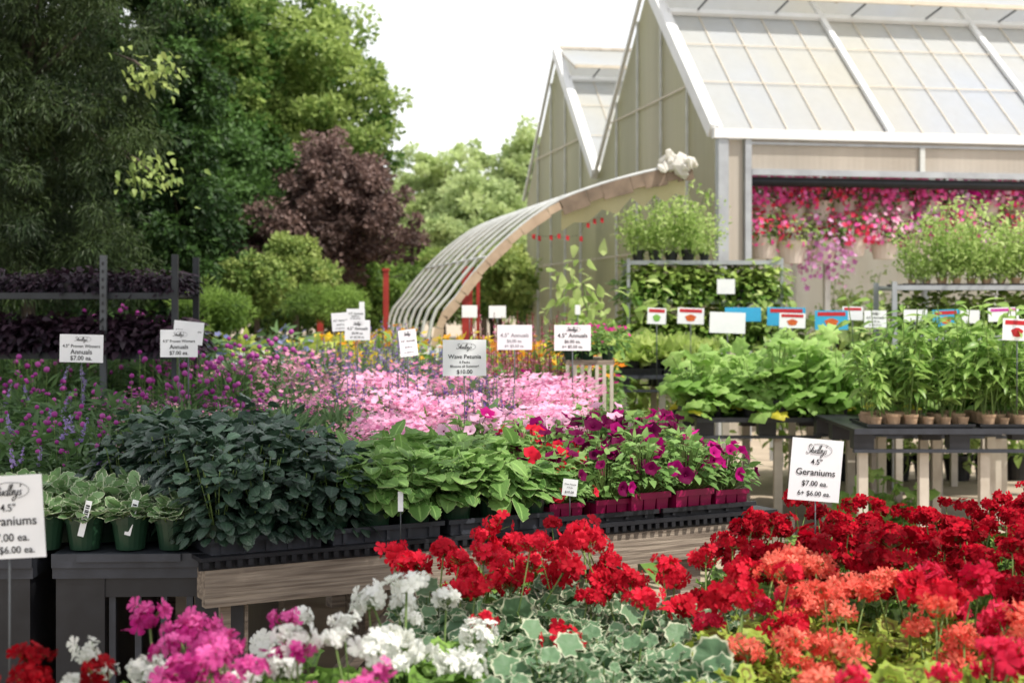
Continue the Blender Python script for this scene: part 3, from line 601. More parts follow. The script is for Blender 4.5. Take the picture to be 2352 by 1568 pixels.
# ------------------------------------------------------------------ bench B plants
def cole_mesh(T,n,R,H,z0,size,mat,droop,cmin,wide=1.,inner=.5):
    b=B(); shell(b,T,n,R,H,z0,size,mat,droop=droop,cmin=cmin,nup=.9,wide=wide,inner=inner,sv=.3)
    k=8; a=np.arange(k)*.8; p=np.stack((np.cos(a)*.02,np.sin(a)*.02,0*a+.09),1); q=np.stack((np.cos(a)*R*.5,np.sin(a)*R*.5,0*a+z0+H*.7),1); stems(b,p,q,.0025,L['stem']); return b.mesh('foliage')
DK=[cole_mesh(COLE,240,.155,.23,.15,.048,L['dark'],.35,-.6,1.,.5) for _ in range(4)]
i=0
for t in np.arange(.07,1.0,.15):
    for s in np.arange(.07,.53,.13):
        loc=ST(s+random.uniform(-.02,.02)-.02*(t>.5),t,TZ+.01); hs=random.uniform(.85,1.06)*(1. if t>.2 else .85)
        place([('pot',POT),('foliage',DK[i%4])],'coleus','dark green purple-tinged coleus in the glossy mass on the wooden bench','coleus',loc,random.uniform(0,6.28),'dark coleus on the wooden bench',hs); i+=1
for (x,y) in ((-1.22,4.95),(-1.38,5.05),(-1.25,5.15),(-1.1,4.9),(-1.05,5.05)):
    place([('pot',POT),('foliage',DK[i%4])],'coleus','dark green coleus behind the silver-leaved pots at the left of the mass','coleus',(x,y,.78),random.uniform(0,6.28),'dark coleus behind the silver pots',random.uniform(.8,.95)); i+=1
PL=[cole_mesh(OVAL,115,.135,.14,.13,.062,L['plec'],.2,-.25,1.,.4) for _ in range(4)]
for t in np.arange(.07,1.0,.16):
    for s in np.arange(.575,1.22,.155):
        loc=ST(s+random.uniform(-.02,.02),t,TZ+.01)
        place([('pot',POT),('foliage',PL[i%4])],'coleus','lime green quilted-leaf coleus in the middle of the wooden bench','coleus',loc,random.uniform(0,6.28),'lime coleus on the wooden bench',random.uniform(.85,1.05)); i+=1
def silver():
    b=B(); 
    for (n,R,H,sz) in ((36,.045,.055,.036),(60,.075,.03,.044)): shell(b,SILV,n,R,H,.095,sz,L['silver'],droop=-.1,cmin=-.1,nup=1.,stem=(.002,L['stem']))
    return b.mesh('foliage')
SV=[silver() for _ in range(3)]
tagm=B(); tagm.box(-.009,.009,0,.001,-.03,.075,M['board'],0); 
for q in range(9): tagm.box(-.006,.006,-.0006,-.0003,.01+q*.006,.0125+q*.006+(q%3)*.0012,M['ink'])
TAGM=tagm.mesh('plant_tag')
for j,(px) in enumerate((20,105,195,300,400)):
    Y=4.5; e=place([('pot',POT),('foliage',SV[j%3])],'coleus',('far left','second','third','fourth','rightmost')[j]+' silver-edged young plant in the front row of green pots','potted plant',(WX(px,Y),Y,.781),j*1.3,'silver-edged plants in green pots',1.08)
    if j in (2,3): mkobj('plant_tag',TAGM,e,(.02*math.cos(-j*1.3)-.06*math.sin(j*1.3),-.06*math.cos(-j*1.3),.075),(.0,.25,-j*1.3))
for j,px in enumerate((60,150,240,330,430,120,220,300,40,370)):
    Y=4.66 if j<5 else 4.82; place([('pot',POT),('foliage',SV[j%3])],'coleus','silver-edged young plant in the rows behind the front pots','potted plant',(WX(px,Y),Y,.781),j*1.7,'silver-edged plants behind',1.25)
# petunias
pb=B(); 
for i in range(2):
    for j in range(3): pb.box(-.075+j*.05,-.028+j*.05,-.05+i*.05,-.003+i*.05,0,.055,M['magpack'],.004); pb.box(-.071+j*.05,-.032+j*.05,-.046+i*.05,-.007+i*.05,.0555,.057,M['soil'])
pb.box(-.078,.078,-.056,-.0515,.05,.07,M['magpack']); PACK=pb.mesh('cell_pack')
def bloom(mat,r=.026):
    b=B(); b.scatter(TRUMP,np.zeros((1,3)),np.eye(3)[None],r,[random.random()],mat); b.scatter(ICO,np.array([[0,0,-r*.3]]),np.eye(3)[None],r*.13,[.5],P['burg']); b.tube([(0,0,-r*.9),(0,0,-r*2)],.0015,L['stem'],3); return b.mesh('bloom')
BL={c:[bloom(P[c]) for _ in range(4)] for c in ('burg','mag','scarlet','ltpink','violet')}
def petf(c):
    b=B(); shell(b,LEAF,210,.12,.14,.10,.036,L['petleaf'],droop=.3,cmin=c,nup=.7,stem=(.0012,L['stem'])); return b.mesh('foliage')
PFm=[petf(-.45) for _ in range(3)]; PFf=[petf(-.12) for _ in range(2)]
def petunia(loc,cols,lb,grp,nb=13,sc=1.,front=False):
    pr=[('cell_pack',PACK),('foliage',random.choice(PFf if front else PFm))]
    for _ in range(nb):
        ct=random.uniform(0 if front else -.15,1); st=math.sqrt(1-ct*ct); ph=random.uniform(0,6.28); n=Vector((st*math.cos(ph),st*math.sin(ph),ct)); f=random.uniform(.92,1.15)
        p=(n.x*.135*f,n.y*.135*f,.10+max(n.z,-.3)*.15*f); dirv=(n+Vector((random.uniform(-.4,.4),random.uniform(-.8,.3),random.uniform(-.2,.5)))).normalized(); q=dirv.to_track_quat('Z','Y').to_euler()
        pr.append(('bloom',random.choice(BL[random.choice(cols)]),p,tuple(q),random.uniform(.7,1.15)))
    place(pr,'petunia',lb,'petunia',loc,random.uniform(-.1,.1)+BR,grp,sc)
for ti,t in enumerate(np.arange(.08,1.0,.15)):
    for s in np.arange(1.31,2.13,.175 if ti==0 else .14):
        px=PX(*ST(s,t)[:2]); 
        if t<.3: cols,l=(('burg','mag','burg','burg'),'burgundy and magenta') if s<1.75 else (('mag','mag','burg'),'vivid magenta')
        elif t>.6 and px<1420: cols,l=('ltpink','ltpink','ltpink','mag'),'pale pink'
        elif px<1330: cols,l=('scarlet','scarlet','burg'),'scarlet'
        else: cols,l=('burg','burg','burg','mag'),'deep burgundy'
        if t<.4 and s<1.42: cols,l=('scarlet','scarlet','burg'),'scarlet-burgundy'
        petunia(ST(s+random.uniform(-.02,.02),t+random.uniform(-.02,.02)*(ti>0),TZ+.012),cols,l+' petunia in magenta cell pack at the right of the wooden bench',l+' petunias',17 if t>.2 else 10,random.uniform(.85,1.2)+.12*(t>.3),ti==0)
# ------------------------------------------------------------------ mid beds
def midp(kind):
    b=B(); f=B(); R=.2
    def tops(n,z0=.24,z1=.34,rr=.2): a=U(0,6.28,n); r=np.sqrt(U(0,1,n))*rr; return np.stack((r*np.cos(a),r*np.sin(a),U(z0,z1,n)-r*.25),1)
    def discs(n,c,size,z0,z1,T=DISC,rr=.2):
        p=tops(n,z0,z1,rr); f.scatter(T,p,frames_n(rng.normal(size=(n,3))*.35+(0,-.35,1)),size*U(.7,1.3,n),U(0,1,n),P[c])
    def spikes(n,c,h0,h1,w,z0=.2,m=16,st='stem'):
        p=tops(n,z0,z0+.05); q=p+np.stack((rng.normal(size=n)*.03,rng.normal(size=n)*.03,U(h0,h1,n)),1); stems(b,p-(0,0,.15),q,.002,L[st])
        for k in range(m):
            t=k/m; pp=p+(q-p)*t+rng.normal(size=(n,3))*w*.6*(1-t*.6); f.scatter(DISC,pp,frames_n(rng.normal(size=(n,3))),w*(1.1-t*.6)*U(.7,1.2,n),U(0,1,n),P[c])
    if kind=='gomphrena':
        shell(b,THIN,340,R,.2,.1,.075,L['midd'],cmin=-.3,droop=-.2); p=tops(15,.26,.50); stems(b,p-(0,0,.25),p,.0015,L['stem']); f.scatter(ICO,p,frames_n(rng.normal(size=(15,3))),U(.011,.017,15),U(0,1,15),P['gomph'])
    elif kind=='verbena': shell(b,LEAF,170,R,.18,.1,.05,L['midd'],cmin=-.3); discs(40,'gomph',.015,.25,.36); discs(20,'softpink',.013,.24,.34)
    elif kind=='pinkmix': shell(b,THIN,320,R,.18,.1,.065,L['fine'],cmin=-.3,droop=-.2); discs(64,'softpink',.014,.25,.37); discs(24,'peach',.012,.24,.38)
    elif kind=='dianthus': shell(b,THIN,200,R,.16,.1,.06,L['mid'],cmin=-.3); discs(170,'ltpink',.019,.26,.36); discs(60,'softpink',.017,.24,.34)
    elif kind=='violet': shell(b,LEAF,150,R,.18,.1,.05,L['fine'],cmin=-.3); spikes(24,'violet',.08,.20,.010)
    elif kind=='lav': shell(b,LEAF,150,R,.18,.1,.05,L['mid'],cmin=-.3); spikes(20,'lav',.08,.19,.011)
    elif kind=='salvia': shell(b,LEAF,140,R,.22,.1,.06,L['mid'],cmin=-.3); spikes(16,'salvia',.16,.34,.013,.2,9,'redstem')
    elif kind=='agastache': shell(b,LANCE,300,R,.26,.1,.07,L['midd'],cmin=-.4); spikes(2,'lav',.08,.18,.013,.28,24)
    elif kind=='tallgreen': shell(b,LANCE,320,R,.26,.1,.07,L['midd'],cmin=-.4)
    elif kind=='fine': shell(b,THIN,520,R,.2,.1,.08,L['fine'],cmin=-.3,droop=-.5)
    elif kind=='orange': shell(b,LEAF,180,R,.18,.1,.05,L['mid'],cmin=-.3); discs(22,'orange',.023,.26,.36); discs(6,'yellow',.023,.26,.36)
    elif kind=='yellow': shell(b,LEAF,180,R,.18,.1,.05,L['lime'],cmin=-.3); discs(28,'yellow',.024,.25,.34); discs(8,'orange',.022,.26,.33)
    elif kind=='white': shell(b,LEAF,160,R,.18,.1,.05,L['mid'],cmin=-.3); discs(40,'white',.02,.24,.32); discs(20,'blueish',.018,.24,.32)
    elif kind=='limebed': shell(b,LEAF,240,R,.18,.1,.06,L['lime'],cmin=-.3)
    elif kind=='bluegrey': shell(b,LEAF,220,R,.18,.1,.06,L['fine'],cmin=-.3); discs(16,'blueish',.016,.24,.33)
    elif kind=='redbed': shell(b,LEAF,180,R,.18,.1,.05,L['mid'],cmin=-.3); discs(20,'mag',.018,.24,.32)
    elif kind=='purple': shell(b,LEAF,240,R,.16,.08,.06,L['purple'],cmin=-.5,droop=.5)
    elif kind=='basil': shell(b,BASIL,200,.16,.24,.08,.06,L['basil'],cmin=-.5,droop=.3)
    r=[('foliage',b.mesh('foliage'))]
    if f.V: r.append(('flowers',f.mesh('flowers')))
    return r
KD={'gomphrena':'magenta ball-flowered gomphrena on thin stems in the shaded left bed','verbena':'magenta verbena in the middle of the left bed','pinkmix':'dusty pink fine-leaved flower in the middle bed','dianthus':'light pink dianthus in the bright patch behind the petunias','violet':'violet salvia spikes in the middle bed','lav':'lavender-coloured spiky flower in the middle bed','salvia':'tall rose salvia with red stems behind the price sign','agastache':'tall leafy plant with lavender flower spikes at the left edge','tallgreen':'tall dark leafy plant without flowers at the left edge','fine':'feathery green plant behind the coleus','orange':'orange marigold in the far bed','yellow':'yellow marigold in the far bed','white':'white and blue bedding flower in the far bed','limebed':'yellow-green leafy plant in the far bed','bluegrey':'bluish leafy bedding plant in the far bed','redbed':'magenta bedding flower in the far right of the bed'}
KN={'gomphrena':'gomphrena','verbena':'verbena','dianthus':'dianthus','violet':'salvia','lav':'lavender','salvia':'salvia','agastache':'agastache','orange':'marigold','yellow':'marigold'}
MP={k:[midp(k) for _ in range(3)] for k in KD}; MP['purple']=[midp('purple') for _ in range(2)]; MP['basil']=[midp('basil') for _ in range(2)]
def mzone(px,py):
    r=random.random()
    if px<270: return random.choice(('agastache','tallgreen','tallgreen','gomphrena')) if py>860 else (random.choice(('gomphrena','gomphrena','tallgreen')) if py>800 else 'tallgreen')
    if py>925:
        if px<820: return 'fine' if r<.7 else 'pinkmix'
        if px<1290: return 'dianthus'
        return 'redbed'
    if py>865:
        if px<560: return random.choice(('gomphrena','verbena','gomphrena'))
        if px<780: return random.choice(('verbena','pinkmix','pinkmix','fine'))
        if px<880: return random.choice(('pinkmix','violet','pinkmix','fine'))
        if px<1120: return random.choice(('dianthus','dianthus','dianthus','violet'))
        return 'salvia' if r<.45 else 'dianthus'
    if py>815:
        if px<520: return random.choice(('gomphrena','gomphrena','verbena'))
        if px<740: return random.choice(('verbena','violet','gomphrena','pinkmix'))
        if px<1090: return random.choice(('violet','violet','lav','pinkmix'))
        if px<1290: return 'salvia' if r<.5 else random.choice(('redbed','fine'))
        return 'redbed'
    if py>775:
        if px<560: return 'gomphrena' if r<.25 else random.choice(('bluegrey','tallgreen'))
        if px<780: return random.choice(('bluegrey','violet','white','limebed'))
        if px<1000: return random.choice(('yellow','white','lav','limebed'))
        return random.choice(('orange','redbed','yellow','salvia'))
    if px<700: return random.choice(('bluegrey','limebed'))
    if px<850: return random.choice(('limebed','yellow'))
    return random.choice(('yellow','orange','limebed','limebed'))
nm=0
t=1.18
while t<13:
    stp=.25+.012*t
    for s in np.arange(-7,6.,stp):
        p=ST(s+random.uniform(-.05,.05),t+random.uniform(-.05,.05)); X,Y=p[0],p[1]
        if Y<4.9: continue
        px=PX(X,Y); zt=1.0+(Y-6)*.042; zt=min(zt,1.40); py=PY(zt,Y)
        rb=1290 if Y<6.8 else 1310 if Y<9 else 1380
        if px<-120 or px>rb or Y>13.6: continue
        if Y>12.3 and px>930: continue
        if 8.55<Y<10 and px<430: continue
        k=mzone(px,py); zb=.75; sc=(zt-zb)/.33*random.uniform(.78,1.2); sc=max(sc,.7)
        place([('pot',POT)]+random.choice(MP[k]),KN.get(k,'bedding_plant'),KD[k],KN.get(k,'bedding plant'),(X,Y,zb),random.uniform(0,6.28),KD[k],sc); nm+=1
    t+=stp
print('mid',nm)
for k,t0 in enumerate(np.arange(1.05,13,1.4)):
    ss=[s for s in np.arange(-9,6,.1) for p in [ST(s,t0+.7)] if p[1]>5 and -150<PX(p[0],p[1])<(1260 if p[1]<6.6 else 1340) and p[1]<13.8 and not (p[1]>12.3 and PX(p[0],p[1])>930)]
    if len(ss)<3: continue
    bt=thing('display_bench','wooden display bench under the flower bed, row %s back from the coleus bench'%(('first','second','third','fourth','fifth','sixth','seventh','eighth','ninth')[k]),'bench',ST(0,t0),BR)
    b=B(); b.box(min(ss),max(ss),0,1.38,.70,.748,M['wood']); b.obj('bench_top',bt)
    for s in (min(ss)+.05,(min(ss)+max(ss))/2,max(ss)-.15):
        for y in (.1,1.2): b=B(); b.box(s,s+.09,y,y+.09,0,.70,M['wood']); b.obj('leg',bt)
lt=thing('display_bench','bench under the shaded plants at the left edge','bench',(0,0,0)); b=B(); b.box(-2.3,-1.0,4.88+.5,6.1,.69,.742,M['wood']); b.obj('bench_top',lt)
for x in (-2.2,-1.15):
    for y in (5.45,6.0): b=B(); b.box(x-.04,x+.04,y-.04,y+.04,0,.69,M['wood']); b.obj('leg',lt)
for i,(px,Y) in enumerate(((-20,5.5),(60,5.45),(130,5.6),(200,5.5),(10,5.8),(110,5.9),(190,5.85),(260,5.7),(40,5.15),(130,5.2),(210,5.15))):
    k=('agastache','tallgreen')[i%2]; place([('pot',POT)]+random.choice(MP[k]),'agastache',KD[k],KN.get(k,'bedding plant'),(WX(px,Y),Y,.75 if Y>5.3 else .779),i,KD[k],.85 if Y>5.3 else .62)
# left rack
def rack(name,label,x0,x1,Y,dep,shelves,top,mat,wd=.04):
    r=thing(name,label,'rack',(x0,Y,0)); Wd=x1-x0
    for x in (0,Wd-wd):
        for y in (0,dep): b=B(); b.box(x,x+wd,y,y+.03,0,top,mat); b.obj('upright',r)
    for z in shelves:
        b=B(); b.box(wd,Wd-wd,.0,.02,z-.04,z,mat); b.box(wd,Wd-wd,.021,dep-.001,z-.03,z-.01,mat); b.box(wd,Wd-wd,dep,dep+.02,z-.04,z,mat); b.obj('shelf',r)
    return r
LX0=WX(-160,9.2); LX1=WX(408,9.0)
rack('metal_rack','dark metal plant rack with purple foliage standing at the left under the cedar',LX0,LX1,9.,.6,(WZ(672,9.),WZ(810,9)),WZ(584,9.),M['darksteel'])
b=B(); xx=WX(236,8.95); z1=WZ(586,8.95); b.box(xx-.02,xx+.02,8.95,8.98,0,z1,M['midsteel'])
for z in np.arange(1.2,z1-.03,.05): b.box(xx-.006,xx+.006,8.946,8.949,z,z+.02,M['black'])
tag(b.obj('rack_upright'),'free galvanised perforated upright in front of the dark rack','post')
for zi,z in enumerate((WZ(672,9.),WZ(810,9))):
    for i,x in enumerate(np.arange(LX0+.12,LX1-.05,.16)):
        for y in (9.12,9.42): place([('pot',BLK)]+MP['purple'][i%2],'coleus','nearly black purple-leaved plant on the '+('upper','lower')[zi]+' shelf of the left rack','potted plant',(x,y,z-.009),i*1.1,('upper','lower')[zi]+' shelf purple plants',random.uniform(.55,.72) if zi==0 else random.uniform(.85,1.1))
# ------------------------------------------------------------------ right tables
def pal_table(name,label,px0,px1,Y,dep,z,legs=3):
    x0,x1=WX(px0,Y),WX(px1,Y); t=thing(name,label,'table',(x0,Y,0)); Wd=x1-x0
    b=B(); b.box(0,Wd,0,dep,z-.02,z,M['black']); b.box(.0,Wd,-.01,-.001,z-.03,z+.003,M['greypl'])
    n=max(2,int(Wd/.42))
    for i in range(n+1):
        xx=i*(Wd-.12)/n
        for y in (.01,dep*.5,dep-.12): b.box(xx,xx+.12,y,y+.1,z-.12,z-.021,M['black'])
    b.box(0,Wd,-.005,.04,z-.14,z-.121,M['greypl']); b.box(0,Wd,dep-.05,dep,z-.14,z-.121,M['greypl']); b.obj('pallet_top',t)
    for i in range(legs):
        for y in (.05,dep-.14): xx=.04+i*(Wd-.17)/(legs-1); b=B(); b.box(xx,xx+.055,y,y+.055,0,z-.141,M['post']); b.obj('leg',t)
    return t
Z1=WZ(985,8.4); Z2=WZ(960,9.6); Z3=WZ(862,12.)
pal_table('plant_table','black pallet table on pale posts at the right holding peat pot trays',1962,2450,8.4,1.15,Z1,4)
pal_table('plant_table','black pallet table under the big-leaved cucumber plants',1600,2500,9.62,1.5,Z2,6)
pal_table('plant_table','small black pallet table under the pale lettuces',1415,1640,12.,.9,Z3,3)
pal_table('plant_table','rear pallet table behind the cucumbers where the product signs stand',1650,2500,11.3,1.0,Z2+.12,5)
def cukef(mat=L['cuke'],n=56):
    b=B(); shell(b,CUKE,n,.19,.34,.15,.11,mat,droop=.25,cmin=-.6,inner=.35,nup=.6,stem=(.003,L['stem']),sv=.42); 
    if random.random()<.7: shell(b,CUKE,2,.2,.1,.05,.10,L['cukey'],droop=.6,cmin=-.4)
    return b.mesh('foliage')
CK=[cukef() for _ in range(6)]
def pepf():
    b=B(); k=7; a=U(0,6.28,k); p=np.stack((np.cos(a)*.03,np.sin(a)*.03,0*a+.05),1); q=p+np.stack((rng.normal(size=k)*.06,rng.normal(size=k)*.05,U(.28,.62,k)),1); stems(b,p,q,.003,L['stem'])
    for m in range(k):
        n=15; t=U(.25,1,n); pos=p[m]+(q[m]-p[m])*t[:,None]; ph=U(0,6.28,n); d=np.stack((np.cos(ph),np.sin(ph),U(-.5,.6,n)),1)
        b.scatter(T_leaf(.2,4,curl=.4),pos,frames(d,np.tile((0,0,1.),(n,1))+rng.normal(size=(n,3))*.3),U(.06,.12,n),U(0,1,n),L['pepper'])
    return b.mesh('foliage')
PP=[pepf() for _ in range(5)]
def letf():
    b=B(); shell(b,FRILL,34,.10,.10,.06,.10,L['lettuce'],droop=-.3,cmin=0,nup=.8); return b.mesh('foliage')
LT=[letf() for _ in range(3)]
def tomf():
    b=B(); k=6; a=U(0,6.28,k); p=np.stack((np.cos(a)*.04,np.sin(a)*.04,0*a+.05),1); q=p+np.stack((rng.normal(size=k)*.14,rng.normal(size=k)*.1,U(.2,.66,k)),1); stems(b,p,q,.003,L['stem'])
    n=340; i=rng.integers(0,k,n); t=U(.2,1.08,n); pos=p[i]+(q[i]-p[i])*t[:,None]+rng.normal(size=(n,3))*(.06,.06,.035)
    b.scatter(LEAF,pos,frames(rng.normal(size=(n,3))+(0,0,-.2),np.tile((0,0,1.),(n,1))+rng.normal(size=(n,3))*.4),U(.03,.062,n),U(0,1,n),L['tomato']); return b.mesh('foliage')
TM=[tomf() for _ in range(6)]
i=0
for Y in (9.70,10.05,10.4,10.8):
    for px in np.arange(1608,2440,60):
        if Y<10 and px>1960: continue
        x=WX(px+random.uniform(-18,18),Y); zt=Z2+.004; i+=1
        k=1.02 if px<1980 else .95
        place([('pot',BLK),('foliage',CK[i%6])],'cucumber_plant','light green broad-leaved cucumber plant on the cucumber table','vegetable plant',(x,Y+random.uniform(-.06,.08),zt),i*1.3,'cucumber plants on the long table',random.uniform(.72,1.2)*k)
for (a,c,lb) in ((1995,2235,'black tray of peat pots with pepper plants at the table front'),(2255,2440,'black tray of peat pots cut by the right edge of the photo')):
    Y=8.45; x0,x1=WX(a,Y),WX(c,Y); tray('plant_tray',lb,0,x1-x0,.42,0,.02,(x0,Y,Z1+.002),0,M['black'])
    nx=6 if a<2200 else 5
    for ix in range(nx):
        for iy in range(4):
            i+=1; place([('pot',PEAT)]+([('foliage',PP[i%5])] if (ix+iy)%2==0 else []),'pepper_plant','narrow-leaved pepper plant in a peat pot in the '+('left' if a<2200 else 'right')+' front tray','vegetable plant',(x0+.06+ix*(x1-x0-.1)/(nx-1),Y+.06+iy*.1,Z1+.012),i*1.1,'pepper plants in the '+('left' if a<2200 else 'right')+' tray',random.uniform(.75,1.2))
for px,Y in ((2150,9.2),(2230,9.3),(2310,9.2),(2390,9.3),(2280,9.0),(2060,9.3)):
    i+=1; place([('pot',BLK),('foliage',CK[i%6])],'cucumber_plant','broad-leaved cucumber plant just behind the peat pot trays','vegetable plant',(WX(px,Y),Y,Z1+.004),i*1.3,'cucumber plants behind the peat trays',.95)
for j,(a,c) in enumerate(((1425,1520),(1525,1625))):
    Y=12.05; x0,x1=WX(a,Y),WX(c,Y); tray('plant_tray',('left','right')[j]+' black tray of pale lettuces',0,x1-x0,.6,0,.05,(x0,Y,Z3+.002),0,M['black'])
    for ix in range(2):
        for iy in range(3):
            i+=1; place([('pot',BLK),('foliage',LT[i%3])],'lettuce','pale yellow-green frilly lettuce in the '+('left','right')[j]+' lettuce tray','lettuce',(x0+.1+ix*.18,Y+.1+iy*.2,Z3+.012),i*1.2,('left','right')[j]+' tray lettuces',random.uniform(1.4,1.7))
for px,Y,s in ((1960,9.,.9),(2020,9.1,1.),(2090,9.1,.9),(1985,9.4,.9),(1500,11.4,1.3),(1570,11.3,1.2),(1450,11.5,1.2),(1540,11.6,1.3)):
    i+=1; place([('pot',BLK),('foliage',CK[i%6])],'cucumber_plant','leafy plant on the ground '+('under the peat pot table' if px>1900 else 'before the lettuce table'),'vegetable plant',(WX(px,Y),Y,0),i*1.3,'ground plants '+('right' if px>1900 else 'left'),s)
SZ=WZ(838,9.)
ws=thing('slatted_stand','pale slatted stand side between the flowers and the lettuce table','stand',(WX(1300,9.),9.,0)); wd=WX(1412,9.)-WX(1300,9.)
for k in range(7):
    b=B(); x=k*(wd-.03)/6; b.box(x,x+.022,0,.03,0,SZ,M['post']); b.obj('slat',ws)
b=B(); b.box(0,wd,0,.7,SZ,SZ+.03,M['wood']); b.obj('stand_top',ws)
for px,Y in ((1310,9.1),(1350,9.12),(1395,9.12),(1330,9.35),(1395,9.4)):
    place([('pot',POT)]+random.choice(MP['redbed']),'bedding_plant','magenta bedding flower on the pale slatted stand','bedding plant',(WX(px,Y),Y,SZ+.031),px,'flowers on the slatted stand',.8)
for px,Y in ((1335,8.2),(1380,8.3),(1290,8.1)):
    place([('pot',POT)]+random.choice(MP['redbed']),'bedding_plant','tall leafy bedding plant on the ground before the slatted stand','bedding plant',(WX(px,Y),Y,0),px,'plants before the slatted stand',3.2)
# racks on the right
RY=13.6
zA,zB,zC=WZ(598,RY),WZ(688,RY),WZ(790,RY)
rack('metal_rack','galvanised shelf rack with basil and tomato plants left of the greenhouse opening',WX(1440,RY),WX(1800,RY),RY,.55,(zC,zB,zA),zA+.02,M['steel'],.03)
for zi,(z,k) in enumerate(((zC,'basil'),(zB,'basil'),(zA,'tom'))):
    for j,px in enumerate(np.arange(1460,1800,34 if k=='basil' else 38)):
        if k=='tom' and px>1635: continue
        for y in (RY+.06,RY+.36):
            i+=1
            if k=='basil': place([('pot',BLK)]+MP['basil'][i%2],'basil_plant','glossy leafy basil on the '+('lowest','middle')[zi]+' shelf of the galvanised rack','herb',(WX(px+random.uniform(-8,8),y),y,z-.009),i*1.2,('lowest','middle')[zi]+' shelf basil',random.uniform(.85,1.3))
            else: place([('pot',BLK),('foliage',TM[i%6])],'tomato_plant','airy light green tomato plant on top of the galvanised rack','vegetable plant',(WX(px+6,y),y,z-.009),i*1.2,'tomatoes on the galvanised rack',random.uniform(.6,1.1)+.12*math.sin((px-1460)/60.))
for px,Y,z in ((1420,13.,.9),(1400,13.2,.8),(1440,13.,1.)):
    i+=1; place([('pot',BLK),('foliage',TM[i%6])],'tomato_plant','tall tomato plant left of the galvanised rack','vegetable plant',(WX(px,Y),Y,0),i,'tomatoes beside the rack',2.7)
for px in (2060,2130,2200,2270,2340,1990,1930,1850):
    i+=1; Y=12.6; place([('pot',BLK),('foliage',TM[i%6])],'tomato_plant','tomato plant rising behind the product signs','vegetable plant',(WX(px,Y),Y,.0),i,'tomatoes behind the signs',2.25)
R2=11.9; zD=WZ(655,R2)
rack('metal_rack','galvanised rack with a high shelf of tomato plants at the right edge',WX(2050,R2),WX(2470,R2),R2,.6,(WZ(770,R2),zD),zD+.03,M['steel'],.04)
for px0,px1 in ((2080,2260),(2265,2450)):
    x0,x1=WX(px0,R2),WX(px1,R2); tray('plant_tray','black tray on the high right shelf, '+('left' if px0<2200 else 'right')+' one',0,x1-x0,.5,0,.02,(x0,R2+.04,zD-.008),0,M['black'])
for px in np.arange(2095,2450,34):
    for y in (.12,.28,.44):
        i+=1; Y=R2+y; pr=[('pot',PEAT)]
        if i%2 or y<.2: pr.append(('foliage',TM[i%6]))
        place(pr,'tomato_plant','bright tomato plant in a peat pot on the high right shelf','vegetable plant',(WX(px,Y),Y,zD+.002),i,'tomatoes on the high right shelf',random.uniform(.5,1.2))
for px in np.arange(2090,2450,50):
    i+=1; Y=R2+.3; place([('pot',BLK)]+MP['basil'][i%2],'basil_plant','dark leafy plant on the lower right shelf','herb',(WX(px,Y),Y,WZ(770,R2)-.008),i,'herbs on the lower right shelf',1.2)
for a in np.arange(.4,8.8,.42):
    i+=1; p=GO+e1*(.9+a)+e2*(3.7+.3*(i%3)); place([('pot',BLK),('foliage',(TM if i%2 else CK)[i%6])],'vegetable_plant','leafy green seedling on the bench inside the greenhouse','vegetable plant',(p[0],p[1],.852),i,'seedlings inside the greenhouse',random.uniform(1.1,1.9))
# hanging baskets
def basket(cols,trail=False,green=False):
    f=B(); fo=B(); shell(fo,LEAF,190,.25,.24,.0,.06,L['mid'] if not green else L['tomato'],cmin=-.6,droop=.4)
    for c,n in cols:
        ct=U(-.6,1,n); st=np.sqrt(1-ct**2); ph=U(0,6.28,n); q=np.stack((st*np.cos(ph),st*np.sin(ph),ct),1); pos=q*np.array((.30,.30,.24))*U(.75,1.25,n)[:,None]
        if trail: pos[:,2]-=U(0,.4,n)
        f.scatter(T_disc(5,.1),pos,frames_n(q+(0,-.5,.1)+rng.normal(size=(n,3))*.4),U(.024,.038,n),U(0,1,n),P[c])
    pt=B(); pt.lathe([(.001,-.28),(.11,-.28),(.16,-.06),(.165,-.06),(.15,-.08)],M['basket'],16)
    hg=B()
    for a in (0,2.09,4.19): hg.tube([(.15*math.cos(a),.15*math.sin(a),-.06),(0,0,.42)],.003,M['post'],3)
    hg.tube([(0,0,.42),(0,0,.5)],.004,M['post'],3)
    return [('pot',pt.mesh('pot')),('hanger',hg.mesh('hanger')),('foliage',fo.mesh('foliage')),('flowers',f.mesh('flowers'))]
BK={'mag':basket((('bask',250),('baskred',30))),'pink':basket((('bask',140),('palebask',140))),'lil':basket((('lilac',270),),True),'red':basket((('baskred',130),('bask',90))),'grn':basket((('bask',20),),green=True),'dark':basket((('lilac',160),('mag',90)))}
bk=[(1750,445,.45,'mag'),(1820,448,.45,'mag'),(1880,450,.45,'red'),(1752,532,.3,'red'),(1818,540,.3,'grn'),(1888,540,.3,'lil'),(1960,530,.3,'red'),(2030,535,.3,'pink'),(1990,450,1.3,'pink'),(2064,452,.45,'mag'),(2132,450,.45,'mag'),(2200,450,.45,'dark'),(2268,450,.45,'pink'),(2336,450,.45,'mag'),(2400,450,.45,'dark'),(2340,520,.4,'red'),(1936,444,.5,'red'),(2110,530,.4,'dark'),(2000,450,.5,'mag'),(2190,525,.4,'mag'),(2260,530,.4,'lil')]
bk+=[(px,474,2.4,('grn','pink','mag','dark')[q%4]) for q,px in enumerate(range(1785,2420,90))]
nmz={'mag':'magenta','pink':'pink and magenta','lil':'trailing lilac','red':'red and magenta','grn':'mostly green','dark':'lilac and burgundy'}
